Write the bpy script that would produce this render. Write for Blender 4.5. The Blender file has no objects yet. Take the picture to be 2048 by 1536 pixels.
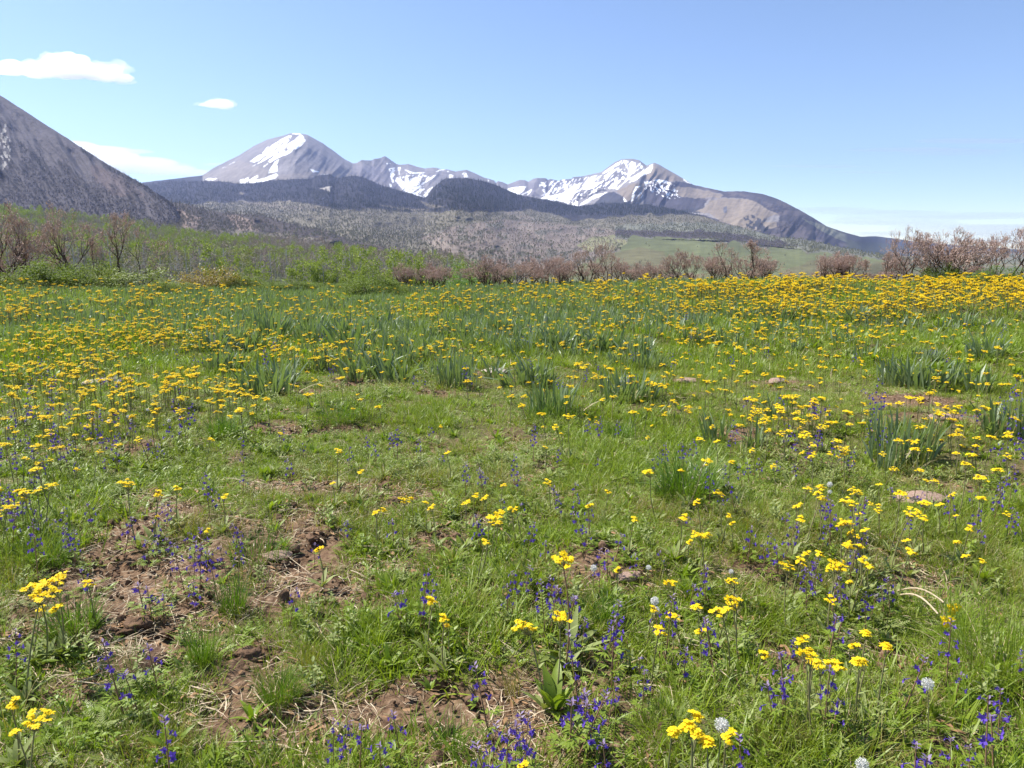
import bpy, math, random
import numpy as np
from mathutils import Vector, Matrix, Euler

SC = bpy.context.scene
COL = SC.collection
RNG = np.random.default_rng(11)
random.seed(5)
R = math.radians

# ------------------------------------------------------------------ camera
F = 1451.0
HY = 490.0
PITCH = math.atan((768 - HY) / F)
CP, SP = math.cos(PITCH), math.sin(PITCH)
EYE = np.array([0.0, 0.0, 1.35])


def ray(px, py):
    dx = (np.asarray(px, float) - 1024) / F
    dy = -(np.asarray(py, float) - 768) / F
    dx, dy = np.broadcast_arrays(dx, dy)
    return np.stack([dx, CP + dy * SP, -SP + dy * CP], -1)


def at_depth(px, py, D):
    r = ray(px, py)
    return EYE + r * (np.asarray(D, float) / r[..., 1])[..., None]


cd = bpy.data.cameras.new('camera')
cam = bpy.data.objects.new('camera', cd)
COL.objects.link(cam)
cam.location = EYE
cam.rotation_euler = (math.pi / 2 - PITCH, 0, 0)
cd.sensor_fit = 'HORIZONTAL'
cd.angle = 2 * math.atan(1024 / F)
cd.clip_start = 0.05
cd.clip_end = 200000
SC.camera = cam


# ------------------------------------------------------------------ noise
def _hash(ix, iy, seed):
    with np.errstate(over='ignore'):
        h = (ix.astype(np.int64) * 374761393 + iy.astype(np.int64) * 668265263 + seed * 1442695041) & 0xffffffff
        h = ((h ^ (h >> 13)) * 1274126177) & 0xffffffff
        h = h ^ (h >> 16)
    return (h & 0xffffff) / float(0xffffff)


def vn(x, y, seed=0):
    x = np.asarray(x, float); y = np.asarray(y, float)
    x, y = np.broadcast_arrays(x, y)
    ix = np.floor(x); iy = np.floor(y)
    fx = x - ix; fy = y - iy
    fx = fx * fx * (3 - 2 * fx); fy = fy * fy * (3 - 2 * fy)
    a = _hash(ix, iy, seed); b = _hash(ix + 1, iy, seed)
    c = _hash(ix, iy + 1, seed); d = _hash(ix + 1, iy + 1, seed)
    return (a * (1 - fx) + b * fx) * (1 - fy) + (c * (1 - fx) + d * fx) * fy


def fbm(x, y, seed=0, octaves=4, gain=0.5):
    s = 0.0; a = 1.0; t = 0.0
    x = np.asarray(x, float); y = np.asarray(y, float)
    for o in range(octaves):
        s = s + a * vn(x, y, seed + o * 17); t += a
        x = x * 2.03 + 5.1; y = y * 2.03 + 1.7; a *= gain
    return s / t


def sstep(a, b, x):
    t = np.clip((x - a) / (b - a), 0, 1)
    return t * t * (3 - 2 * t)


def inpoly(px, py, poly):
    poly = np.asarray(poly, float)
    x0, y0 = poly.min(0); x1, y1 = poly.max(0)
    res = np.zeros(px.shape, bool)
    m = (px >= x0) & (px <= x1) & (py >= y0) & (py <= y1)
    if not m.any():
        return res
    x = px[m]; y = py[m]
    r = np.zeros(x.shape, bool)
    n = len(poly); j = n - 1
    for i in range(n):
        xi, yi = poly[i]; xj, yj = poly[j]
        if yi != yj:
            c = ((yi > y) != (yj > y)) & (x < (xj - xi) * (y - yi) / (yj - yi) + xi)
            r ^= c
        j = i
    res[m] = r
    return res


# ------------------------------------------------------------------ bare soil patches (centres in photo pixels)
BARE = [(620, 1075, 95, 30), (450, 1045, 70, 14), (560, 1125, 85, 45), (540, 1190, 70, 40), (290, 1250, 110, 45), (270, 1320, 75, 50),
        (490, 1320, 60, 48), (520, 1430, 110, 60), (640, 1480, 90, 50), (760, 1450, 110, 55), (790, 1390, 90, 40), (985, 1395, 70, 45),
        (1180, 1300, 90, 35), (1060, 1390, 60, 35), (1190, 1370, 110, 30), (1140, 1135, 85, 28), (1200, 1120, 60, 25), (1250, 1155, 60, 25),
        (870, 1085, 70, 25), (780, 1005, 60, 18), (860, 990, 50, 16), (960, 1050, 50, 20), (760, 1140, 80, 25), (600, 1040, 60, 20),
        (300, 1005, 60, 18), (1110, 940, 30, 22), (1210, 880, 50, 12), (705, 768, 60, 10), (610, 790, 40, 14), (880, 790, 45, 12),
        (560, 855, 60, 10), (690, 860, 60, 10), (1840, 800, 110, 14), (1880, 835, 90, 12), (1600, 745, 50, 6), (1475, 870, 40, 16),
        (1570, 900, 50, 14), (1930, 665, 60, 5), (1840, 1000, 60, 14), (1930, 985, 60, 12), (1580, 1335, 60, 40), (1790, 1330, 60, 25),
        (1850, 1160, 70, 22), (1900, 1520, 70, 30), (1420, 1340, 60, 30), (1230, 1430, 80, 35), (920, 1430, 60, 40), (130, 1400, 60, 25),
        (420, 1400, 40, 40), (1740, 1530, 50, 20), (380, 1160, 40, 20), (1500, 1130, 60, 16), (1100, 1210, 60, 20), (660, 1250, 40, 30),
        (985, 745, 40, 8), (200, 765, 50, 6), (1550, 765, 60, 6), (360, 1260, 70, 35), (1360, 760, 30, 5)]


def base_h(x, y):
    """meadow height without the small bumps"""
    x = np.asarray(x, float); y = np.asarray(y, float)
    r = np.hypot(x, y)
    az = x / np.maximum(np.abs(y), 0.3 * r + 1e-6)
    ez = np.interp(az, [-1.6, -0.7, -0.45, -0.1, 0.0, 0.19, 0.4, 0.55, 0.7, 1.5], [0.05, -0.08, -0.14, -0.26, -0.24, -0.03, 0.13, 0.10, 0.02, 0.0])
    h = ez * sstep(4, 25, r)
    d = np.maximum(r - 26.5, 0)
    h = h - 0.13 * d * d / (d + 6.0)
    return np.maximum(h, -90)


def gh(x, y):
    x = np.asarray(x, float); y = np.asarray(y, float)
    r = np.hypot(x, y)
    f = 1 - sstep(40, 80, r)
    b = (fbm(x * 0.35, y * 0.35, 3, 3) - 0.5) * 0.22 * sstep(1.0, 6, r) + (fbm(x * 1.7, y * 1.7, 9, 3) - 0.5) * 0.11
    b = b * (1 - 0.65 * sstep(12, 24, r))
    return base_h(x, y) + b * f


def ghit(px, py, off=0.0):
    """point of the meadow (lifted by off) seen at a photo pixel"""
    r = ray(px, py)
    t = np.full(r.shape[:-1], 0.5)
    t0 = np.full(r.shape[:-1], 1.2)
    hit = np.full(r.shape[:-1], np.nan)
    prev = t0.copy()
    for s in np.geomspace(1.2, 60, 260):
        p = EYE + r * s
        below = p[..., 2] < gh(p[..., 0], p[..., 1]) + off
        new = below & np.isnan(hit)
        hit = np.where(new, s, hit)
        prev = np.where(np.isnan(hit), s, prev)
    lo = prev; hi = np.where(np.isnan(hit), 60, hit)
    for _ in range(14):
        mid = (lo + hi) / 2
        p = EYE + r * mid[..., None]
        b = p[..., 2] < gh(p[..., 0], p[..., 1]) + off
        hi = np.where(b, mid, hi); lo = np.where(b, lo, mid)
    p = EYE + r * hi[..., None]
    p[..., 2] = gh(p[..., 0], p[..., 1])
    return p


_b = np.array(BARE, float)
_bp = ghit(_b[:, 0], _b[:, 1])
_bd = np.linalg.norm(_bp - EYE, axis=1)
_brx = _b[:, 2] / F * _bd
_bry = np.minimum(_b[:, 3] / F * _bd / np.maximum(np.sin(np.arctan2(1.35, np.hypot(_bp[:, 0], _bp[:, 1]))), 0.05), _brx * 2.2)


def bare(x, y):
    x = np.asarray(x, float); y = np.asarray(y, float)
    wx = (fbm(x * 4, y * 4, 41, 3) - 0.5) * 0.22; wy = (fbm(x * 4, y * 4, 52, 3) - 0.5) * 0.22
    m = np.zeros(np.broadcast(x, y).shape)
    for p, rx, ry in zip(_bp, _brx, _bry):
        d = np.sqrt(((x + wx - p[0]) / rx) ** 2 + ((y + wy - p[1]) / ry) ** 2)
        m = np.maximum(m, 1 - sstep(0.6, 1.3, d))
    reg = np.clip(0.35 + 0.65 * sstep(0.7, -0.3, x) * sstep(5.5, 4.0, y), 0, 1)
    return np.maximum(m, reg * sstep(0.57, 0.68, fbm(x * 2.3, y * 2.3, 45, 3)))


# ------------------------------------------------------------------ mesh helpers
def mesh_from(name, V, quads=None, tris=None, mats=(), mi=None, tint=None, smooth=True):
    V = np.asarray(V, np.float32)
    me = bpy.data.meshes.new(name)
    me.vertices.add(len(V))
    me.vertices.foreach_set('co', V.ravel())
    q = np.zeros((0, 4), np.int32) if quads is None else np.asarray(quads, np.int32)
    t = np.zeros((0, 3), np.int32) if tris is None else np.asarray(tris, np.int32)
    nl = q.size + t.size
    if nl:
        me.loops.add(nl)
        me.loops.foreach_set('vertex_index', np.concatenate([q.ravel(), t.ravel()]))
        me.polygons.add(len(q) + len(t))
        ls = np.concatenate([np.arange(len(q)) * 4, q.size + np.arange(len(t)) * 3]).astype(np.int32)
        me.polygons.foreach_set('loop_start', ls)
        if mi is not None:
            me.polygons.foreach_set('material_index', np.asarray(mi, np.int32))
        me.polygons.foreach_set('use_smooth', np.full(len(q) + len(t), smooth))
    for m in mats:
        me.materials.append(m)
    if tint is not None:
        a = me.attributes.new('tint', 'FLOAT_COLOR', 'POINT')
        tt = np.ones((len(V), 4), np.float32); tint = np.asarray(tint, np.float32)
        tt[:, :tint.shape[1]] = tint
        a.data.foreach_set('color', tt.ravel())
    me.update(calc_edges=True)
    me.validate(verbose=False)
    return me


class MB:
    def __init__(s):
        s.V = []; s.Q = []; s.T = []; s.qm = []; s.tm = []; s.C = []; s.n = 0

    def add(s, V, Q=None, T=None, m=0, c=None):
        V = np.asarray(V, float).reshape(-1, 3)
        s.V.append(V)
        if Q is not None and len(Q):
            Q = np.asarray(Q).reshape(-1, 4) + s.n; s.Q.append(Q); s.qm.append(np.full(len(Q), m))
        if T is not None and len(T):
            T = np.asarray(T).reshape(-1, 3) + s.n; s.T.append(T); s.tm.append(np.full(len(T), m))
        if c is None:
            c = np.full((len(V), 3), 0.5)
        s.C.append(np.asarray(c, float).reshape(-1, 3)); s.n += len(V)

    def mesh(s, name, mats, smooth=True):
        V = np.concatenate(s.V)
        Q = np.concatenate(s.Q) if s.Q else None
        T = np.concatenate(s.T) if s.T else None
        mi = np.concatenate((s.qm if s.Q else []) + (s.tm if s.T else []))
        return mesh_from(name, V, Q, T, mats, mi, np.concatenate(s.C), smooth)


def strips(mb, base, az, L, W, el0, bend, k=4, prof=None, fold=0.0, m=0, twist=None, rng=RNG, tint=None, sway=0.0):
    """many ribbons at once: blades, leaves, petals"""
    n = len(L)
    base = np.asarray(base, float); az = np.asarray(az, float)
    el0 = np.broadcast_to(el0, (n,)); bend = np.broadcast_to(bend, (n,)); W = np.broadcast_to(W, (n,)); L = np.asarray(L, float)
    t = np.linspace(0, 1, k + 1)
    tm = (t[:-1] + t[1:]) / 2
    el = el0[:, None] - bend[:, None] * tm[None]
    a2 = az[:, None] + (rng.normal(0, 1, n) * sway)[:, None] * tm[None]
    d = np.stack([np.cos(el) * np.cos(a2), np.cos(el) * np.sin(a2), np.sin(el)], -1) * (L / k)[:, None, None]
    P = np.concatenate([np.zeros((n, 1, 3)), np.cumsum(d, 1)], 1) + base[:, None]
    tw = rng.uniform(-0.6, 0.6, n) if twist is None else np.broadcast_to(twist, (n,))
    side = np.stack([-np.sin(az) * np.cos(tw), np.cos(az) * np.cos(tw), np.sin(tw)], -1)
    if prof is None:
        w = (1 - t ** 1.6) * 0.95 + 0.05
    else:
        w = prof(t)
    w = w[None] * W[:, None] / 2
    c = (rng.random(n) if tint is None else np.broadcast_to(tint, (n,)))
    cr = np.repeat(c[:, None], k + 1, 1)
    ct = np.repeat(t[None], n, 0)
    if fold:
        up = np.cross(np.stack([np.cos(az), np.sin(az), np.zeros(n)], -1), side)
        V = np.stack([P - side[:, None] * w[..., None] + up[:, None] * (fold * w)[..., None], P, P + side[:, None] * w[..., None] + up[:, None] * (fold * w)[..., None]], 2)
        cols = 3
    else:
        V = np.stack([P - side[:, None] * w[..., None], P + side[:, None] * w[..., None]], 2)
        cols = 2
    i = np.arange(n)[:, None, None] * ((k + 1) * cols) + np.arange(k)[None, :, None] * cols + np.arange(cols - 1)[None, None, :]
    Q = np.stack([i, i + 1, i + cols + 1, i + cols], -1)
    C = np.stack([cr, ct, np.zeros_like(ct)], -1)
    C = np.repeat(C[:, :, None], cols, 2)
    mb.add(V, Q, m=m, c=C)
    return P


def prisms(mb, P0, P1, r0, r1, sides=4, m=0, tint=0.5):
    P0 = np.asarray(P0, float).reshape(-1, 3); P1 = np.asarray(P1, float).reshape(-1, 3)
    n = len(P0)
    r0 = np.broadcast_to(r0, (n,)); r1 = np.broadcast_to(r1, (n,))
    d = P1 - P0; d = d / np.maximum(np.linalg.norm(d, axis=1, keepdims=True), 1e-9)
    ref = np.where(np.abs(d[:, 2:3]) > 0.9, [[1., 0, 0]], [[0, 0, 1.]])
    u = np.cross(d, ref); u /= np.linalg.norm(u, axis=1, keepdims=True)
    v = np.cross(d, u)
    a = np.arange(sides) / sides * 2 * math.pi
    ring = u[:, None] * np.cos(a)[None, :, None] + v[:, None] * np.sin(a)[None, :, None]
    V = np.stack([P0[:, None] + ring * r0[:, None, None], P1[:, None] + ring * r1[:, None, None]], 1)
    j = np.arange(sides); j2 = (j + 1) % sides
    b = np.arange(n)[:, None] * 2 * sides
    Q = np.stack([b + j, b + j2, b + sides + j2, b + sides + j], -1)
    c = np.zeros((n, 2, sides, 3)); c[..., 0] = np.broadcast_to(tint, (n,))[:, None, None]
    mb.add(V, Q, m=m, c=c)


def tube(mb, P, rad, sides=5, m=0, tint=0.5):
    P = np.asarray(P, float); k = len(P)
    rad = np.broadcast_to(rad, (k,))
    d = np.gradient(P, axis=0); d /= np.maximum(np.linalg.norm(d, axis=1, keepdims=True), 1e-9)
    ref = np.array([0.31, 0.95, 0.05])
    u = np.cross(d, ref); u /= np.maximum(np.linalg.norm(u, axis=1, keepdims=True), 1e-9)
    v = np.cross(d, u)
    a = np.arange(sides) / sides * 2 * math.pi
    V = P[:, None] + (u[:, None] * np.cos(a)[None, :, None] + v[:, None] * np.sin(a)[None, :, None]) * rad[:, None, None]
    j = np.arange(sides); j2 = (j + 1) % sides
    b = np.arange(k - 1)[:, None] * sides
    Q = np.stack([b + j, b + j2, b + sides + j2, b + sides + j], -1)
    c = np.full((k * sides, 3), tint)
    mb.add(V, Q, m=m, c=c)
    # cap
    n0 = mb.n
    mb.add(np.concatenate([V[-1], P[-1:] + d[-1:] * rad[-1] * 0.5]), None, [[q, (q + 1) % sides, sides] for q in range(sides)], m=m, c=np.full((sides + 1, 3), tint))


_ICO = None


def ico(sub=1):
    import bmesh
    bm = bmesh.new()
    bmesh.ops.create_icosphere(bm, subdivisions=sub, radius=1)
    V = np.array([v.co[:] for v in bm.verts]); T = np.array([[v.index for v in f.verts] for f in bm.faces])
    bm.free()
    return V, T


# ------------------------------------------------------------------ object helpers
def tag(o, label=None, cat=None, group=None, kind=None):
    if label: o['label'] = label
    if cat: o['category'] = cat
    if group: o['group'] = group
    if kind: o['kind'] = kind
    return o


def obj(name, me, parent=None):
    o = bpy.data.objects.new(name, me)
    COL.objects.link(o)
    if parent is not None:
        o.parent = parent
    return o


def empty(name, loc, rz=0.0, sc=1.0):
    o = bpy.data.objects.new(name, None)
    COL.objects.link(o)
    o.location = [float(v) for v in loc]
    o.rotation_euler = (0, 0, float(rz))
    o.scale = (sc, sc, sc) if not hasattr(sc, '__len__') else sc
    o.empty_display_size = 0.05
    return o


def struct(o):
    o['kind'] = 'structure'
    return o


def dup(root, loc, rz=0.0, sc=1.0, tilt=(0, 0)):
    r = root.copy(); COL.objects.link(r)
    r.location = [float(v) for v in loc]
    r.rotation_euler = (float(tilt[0]), float(tilt[1]), float(rz))
    r.scale = (sc, sc, sc) if not hasattr(sc, '__len__') else sc
    for ch in list(root.children):
        c = ch.copy(); COL.objects.link(c); c.parent = r
        for g in list(ch.children):
            d = g.copy(); COL.objects.link(d); d.parent = c
    return r


def scatter(name, protos, P, rot, scl, idx, label=None):
    """ONE stuff object: points carrying copies of the given meshes"""
    src = bpy.data.collections.new(name + '_source')
    for i, me in enumerate(protos):
        src.objects.link(bpy.data.objects.new('%s_sample_%02d' % (name, i), me))
    P = np.asarray(P, np.float32); n = len(P)
    me = bpy.data.meshes.new(name)
    me.vertices.add(n); me.vertices.foreach_set('co', P.ravel())
    a = me.attributes.new('rot', 'FLOAT_VECTOR', 'POINT'); a.data.foreach_set('vector', np.asarray(rot, np.float32).ravel())
    s = np.asarray(scl, np.float32)
    if s.ndim == 1: s = np.repeat(s[:, None], 3, 1)
    a = me.attributes.new('scl', 'FLOAT_VECTOR', 'POINT'); a.data.foreach_set('vector', s.ravel())
    a = me.attributes.new('pick', 'INT', 'POINT'); a.data.foreach_set('value', np.asarray(idx, np.int32))
    o = obj(name, me)
    tag(o, label, None, None, 'stuff')
    ng = bpy.data.node_groups.new(name + '_scatter', 'GeometryNodeTree')
    ng.interface.new_socket('Geometry', in_out='INPUT', socket_type='NodeSocketGeometry')
    ng.interface.new_socket('Geometry', in_out='OUTPUT', socket_type='NodeSocketGeometry')
    N = ng.nodes; Lk = ng.links
    gi = N.new('NodeGroupInput'); go = N.new('NodeGroupOutput')
    ip = N.new('GeometryNodeInstanceOnPoints')
    ci = N.new('GeometryNodeCollectionInfo')
    ci.inputs['Collection'].default_value = src
    ci.inputs['Separate Children'].default_value = True
    ci.inputs['Reset Children'].default_value = True
    ip.inputs['Pick Instance'].default_value = True

    def na(nm, typ):
        q = N.new('GeometryNodeInputNamedAttribute'); q.data_type = typ
        q.inputs['Name'].default_value = nm
        return next(x for x in q.outputs if x.name == 'Attribute' and x.enabled)
    Lk.new(gi.outputs[0], ip.inputs['Points'])
    Lk.new(ci.outputs[0], ip.inputs['Instance'])
    Lk.new(na('pick', 'INT'), ip.inputs['Instance Index'])
    e2r = N.new('FunctionNodeEulerToRotation')
    Lk.new(na('rot', 'FLOAT_VECTOR'), e2r.inputs[0])
    Lk.new(e2r.outputs[0], ip.inputs['Rotation'])
    Lk.new(na('scl', 'FLOAT_VECTOR'), ip.inputs['Scale'])
    Lk.new(ip.outputs[0], go.inputs[0])
    md = o.modifiers.new('scatter', 'NODES'); md.node_group = ng
    return o


# ------------------------------------------------------------------ materials
def mat_new(name):
    m = bpy.data.materials.new(name); m.use_nodes = True
    nt = m.node_tree; nt.nodes.clear()
    out = nt.nodes.new('ShaderNodeOutputMaterial')
    return m, nt, out


def ramp(nt, fac, stops):
    r = nt.nodes.new('ShaderNodeValToRGB')
    el = r.color_ramp.elements
    while len(el) < len(stops): el.new(0.5)
    for e, (p, c) in zip(el, stops):
        e.position = p; e.color = (*c, 1)
    nt.links.new(fac, r.inputs[0])
    return r.outputs[0]


def noise(nt, scale, detail=3, coord='pos', rough=0.55):
    n = nt.nodes.new('ShaderNodeTexNoise'); n.inputs['Scale'].default_value = scale
    n.inputs['Detail'].default_value = detail; n.inputs['Roughness'].default_value = rough
    if coord == 'pos':
        g = nt.nodes.new('ShaderNodeNewGeometry'); nt.links.new(g.outputs['Position'], n.inputs['Vector'])
    else:
        g = nt.nodes.new('ShaderNodeTexCoord'); nt.links.new(g.outputs['Object'], n.inputs['Vector'])
    return n.outputs[0]


def mixc(nt, fac, a, b, mode='MIX'):
    m = nt.nodes.new('ShaderNodeMix'); m.data_type = 'RGBA'; m.blend_type = mode
    def put(i, v):
        if isinstance(v, (tuple, list)): m.inputs[i].default_value = (*v, 1)
        elif isinstance(v, (int, float)): m.inputs[i].default_value = v
        else: nt.links.new(v, m.inputs[i])
    put(0, fac); put(6, a); put(7, b)
    return m.outputs[2]


def mth(nt, op, a, b=None, clamp=False):
    m = nt.nodes.new('ShaderNodeMath'); m.operation = op; m.use_clamp = clamp
    for i, v in enumerate((a, b)):
        if v is None: continue
        if isinstance(v, (int, float)): m.inputs[i].default_value = v
        else: nt.links.new(v, m.inputs[i])
    return m.outputs[0]


def tint_rg(nt):
    a = nt.nodes.new('ShaderNodeAttribute'); a.attribute_name = 'tint'
    s = nt.nodes.new('ShaderNodeSeparateColor'); nt.links.new(a.outputs['Color'], s.inputs[0])
    return s.outputs[0], s.outputs[1]


def rnd(nt):
    o = nt.nodes.new('ShaderNodeObjectInfo')
    return o.outputs['Random']


def principled(nt, out, col, rough=0.6, spec=0.3, trans=0.0, tcol=None, bump=None):
    p = nt.nodes.new('ShaderNodeBsdfPrincipled')
    if isinstance(col, tuple): p.inputs['Base Color'].default_value = (*col, 1)
    else: nt.links.new(col, p.inputs['Base Color'])
    p.inputs['Roughness'].default_value = rough
    p.inputs['Specular IOR Level'].default_value = spec
    if bump is not None: nt.links.new(bump, p.inputs['Normal'])
    if trans > 0:
        t = nt.nodes.new('ShaderNodeBsdfTranslucent')
        tc = col if tcol is None else tcol
        if isinstance(tc, tuple): t.inputs[0].default_value = (*tc, 1)
        else: nt.links.new(tc, t.inputs[0])
        mx = nt.nodes.new('ShaderNodeMixShader'); mx.inputs[0].default_value = trans
        nt.links.new(p.outputs[0], mx.inputs[1]); nt.links.new(t.outputs[0], mx.inputs[2])
        nt.links.new(mx.outputs[0], out.inputs[0])
    else:
        nt.links.new(p.outputs[0], out.inputs[0])
    return p


def leafmat(name, a, b, c, base=None, trans=0.35, rough=0.45, spec=0.4, nscale=0.9, lo=0.42, hi=0.62):
    """a-b vary from leaf to leaf, c takes over in patches of the meadow; base is the colour at the leaf foot"""
    m, nt, out = mat_new(name)
    r, t = tint_rg(nt)
    k = mth(nt, 'ADD', mth(nt, 'MULTIPLY', r, 0.65), mth(nt, 'MULTIPLY', rnd(nt), 0.35))
    col = mixc(nt, k, a, b)
    f = ramp(nt, noise(nt, nscale, 3), [(lo, (0, 0, 0)), (hi, (1, 1, 1))])
    col = mixc(nt, f, col, mixc(nt, k, c, b))
    if base is not None:
        fb = ramp(nt, t, [(0.0, (1, 1, 1)), (0.35, (0, 0, 0))])
        col = mixc(nt, mth(nt, 'MULTIPLY', fb, 0.7), col, base)
    tc = mixc(nt, 1.0, col, (1.25, 1.35, 0.45), 'MULTIPLY')
    principled(nt, out, col, rough, spec, trans, tc)
    return m


def flatmat(name, a, b, rough=0.6, spec=0.25, trans=0.0, tcol=None, nscale=None, coord='obj', bump=0.0, bscale=30):
    m, nt, out = mat_new(name)
    r, t = tint_rg(nt)
    k = mth(nt, 'ADD', mth(nt, 'MULTIPLY', r, 0.6), mth(nt, 'MULTIPLY', rnd(nt), 0.4))
    if nscale:
        k = ramp(nt, noise(nt, nscale, 4, coord), [(0.35, (0, 0, 0)), (0.65, (1, 1, 1))])
    col = mixc(nt, k, a, b)
    bm = None
    if bump:
        bn = nt.nodes.new('ShaderNodeBump'); bn.inputs['Strength'].default_value = bump; bn.inputs['Distance'].default_value = 0.02
        nt.links.new(noise(nt, bscale, 4, coord), bn.inputs['Height']); bm = bn.outputs[0]
    principled(nt, out, col, rough, spec, trans, tcol, bm)
    return m


M_GRASS = leafmat('grass_blade', (0.155, 0.245, 0.015), (0.265, 0.330, 0.026), (0.185, 0.250, 0.040), base=(0.32, 0.28, 0.10), nscale=0.7)
M_GRASSY = leafmat('yellow_grass_blade', (0.21, 0.20, 0.04), (0.30, 0.25, 0.07), (0.18, 0.19, 0.045), base=(0.25, 0.19, 0.08))
M_GRASSB = leafmat('bunchgrass_blade', (0.070, 0.155, 0.010), (0.130, 0.215, 0.018), (0.090, 0.160, 0.020), base=(0.12, 0.12, 0.05), rough=0.35, spec=0.5)
M_FORB = leafmat('broad_leaf', (0.165, 0.255, 0.020), (0.255, 0.325, 0.034), (0.170, 0.240, 0.036), trans=0.35)
M_FEATH = leafmat('grey_green_leaf', (0.200, 0.250, 0.065), (0.275, 0.305, 0.100), (0.190, 0.245, 0.055), trans=0.25, rough=0.6)
M_IRIS = leafmat('strap_leaf', (0.145, 0.205, 0.095), (0.225, 0.275, 0.150), (0.155, 0.215, 0.090), base=(0.14, 0.16, 0.08), trans=0.3, rough=0.4, spec=0.45)
M_STRAW = flatmat('dry_straw', (0.36, 0.27, 0.16), (0.52, 0.42, 0.28), 0.6, 0.3)
M_BROWNLEAF = flatmat('dead_leaf', (0.20, 0.11, 0.05), (0.34, 0.20, 0.10), 0.7, 0.2)
M_PETAL = flatmat('yellow_petal', (0.88, 0.60, 0.012), (0.90, 0.76, 0.030), 0.6, 0.15, 0.35, (0.92, 0.62, 0.008))
M_DISC = flatmat('flower_disc', (0.82, 0.52, 0.010), (0.86, 0.60, 0.012), 0.8, 0.1)
M_STEM = flatmat('flower_stem', (0.16, 0.19, 0.07), (0.27, 0.20, 0.10), 0.6, 0.2)
M_STEMR = flatmat('reddish_stem', (0.20, 0.12, 0.07), (0.26, 0.15, 0.09), 0.6, 0.2)
M_PURPLE = flatmat('violet_petal', (0.085, 0.050, 0.40), (0.16, 0.080, 0.44), 0.5, 0.25, 0.25, (0.16, 0.08, 0.45))
M_PURPLE2 = flatmat('violet_bud', (0.20, 0.14, 0.28), (0.27, 0.21, 0.32), 0.5, 0.25, 0.2, (0.22, 0.15, 0.34))
M_WHITE = flatmat('white_down', (0.78, 0.77, 0.72), (0.84, 0.83, 0.80), 0.9, 0.05, 0.4, (0.8, 0.8, 0.76))
M_BARK = flatmat('oak_bark', (0.055, 0.036, 0.026), (0.12, 0.08, 0.058), 0.85, 0.15, nscale=9, bump=0.4)
M_TWIG = flatmat('oak_twig', (0.30, 0.20, 0.16), (0.42, 0.295, 0.235), 0.8, 0.15)
M_BUD = flatmat('oak_bud', (0.47, 0.34, 0.29), (0.60, 0.46, 0.39), 0.7, 0.15, 0.2, (0.5, 0.33, 0.24))
M_SHRUB = leafmat('shrub_leaf', (0.105, 0.160, 0.030), (0.175, 0.215, 0.050), (0.145, 0.180, 0.040), trans=0.3, nscale=0.6, rough=0.65, spec=0.15)
M_SHRUBG = leafmat('bright_shrub_leaf', (0.10, 0.19, 0.03), (0.15, 0.24, 0.04), (0.11, 0.19, 0.035), trans=0.35)
M_SHRUBY = leafmat('yellow_shrub_leaf', (0.25, 0.19, 0.035), (0.34, 0.23, 0.05), (0.16, 0.17, 0.04), trans=0.3)
M_ROCK = flatmat('pink_rock', (0.30, 0.19, 0.14), (0.42, 0.30, 0.235), 0.85, 0.2, nscale=14, bump=0.5, bscale=60)
M_ROCKP = flatmat('pale_rock', (0.40, 0.33, 0.27), (0.54, 0.47, 0.40), 0.85, 0.2, nscale=14, bump=0.5, bscale=60)
M_CLOD = flatmat('soil_clod', (0.100, 0.060, 0.037), (0.190, 0.120, 0.076), 0.95, 0.1, nscale=18, coord='pos', bump=0.5, bscale=90)
# ------------------------------------------------------------------ light, sky, render settings
TO_SUN = np.array([-0.54, 0.24, 0.80]); TO_SUN /= np.linalg.norm(TO_SUN)
sd = bpy.data.lights.new('sun', 'SUN'); sd.energy = 5.0; sd.angle = R(0.53); sd.color = (1.0, 0.955, 0.88)
so = bpy.data.objects.new('sun', sd); COL.objects.link(so)
so.rotation_euler = Vector(TO_SUN).to_track_quat('Z', 'Y').to_euler()
so.location = (-30, -5, 40)
W = bpy.data.worlds.new('World'); SC.world = W; W.use_nodes = True
nt = W.node_tree; nt.nodes.clear()
sky = nt.nodes.new('ShaderNodeTexSky'); sky.sky_type = 'NISHITA'; sky.sun_disc = False
sky.sun_elevation = math.asin(TO_SUN[2]); sky.sun_rotation = math.atan2(TO_SUN[0], TO_SUN[1])
sky.altitude = 2600; sky.air_density = 1.0; sky.dust_density = 0.5; sky.ozone_density = 1.8
bg = nt.nodes.new('ShaderNodeBackground'); bg.inputs[1].default_value = 0.112
wo = nt.nodes.new('ShaderNodeOutputWorld')
nt.links.new(sky.outputs[0], bg.inputs[0]); nt.links.new(bg.outputs[0], wo.inputs[0])
SC.view_settings.view_transform = 'Standard'; SC.view_settings.look = 'None'
SC.view_settings.exposure = 0.87; SC.view_settings.gamma = 1.0; SC.view_settings.use_curve_mapping = False
cy = SC.cycles
cy.max_bounces = 16; cy.diffuse_bounces = 3; cy.glossy_bounces = 2; cy.transmission_bounces = 4; cy.volume_bounces = 14
cy.caustics_reflective = False; cy.caustics_refractive = False
cy.use_denoising = True; cy.denoiser = 'OPENIMAGEDENOISE'; cy.denoising_input_passes = 'RGB_ALBEDO_NORMAL'; cy.denoising_prefilter = 'ACCURATE'
cy.use_adaptive_sampling = True; cy.adaptive_threshold = 0.01

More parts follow.
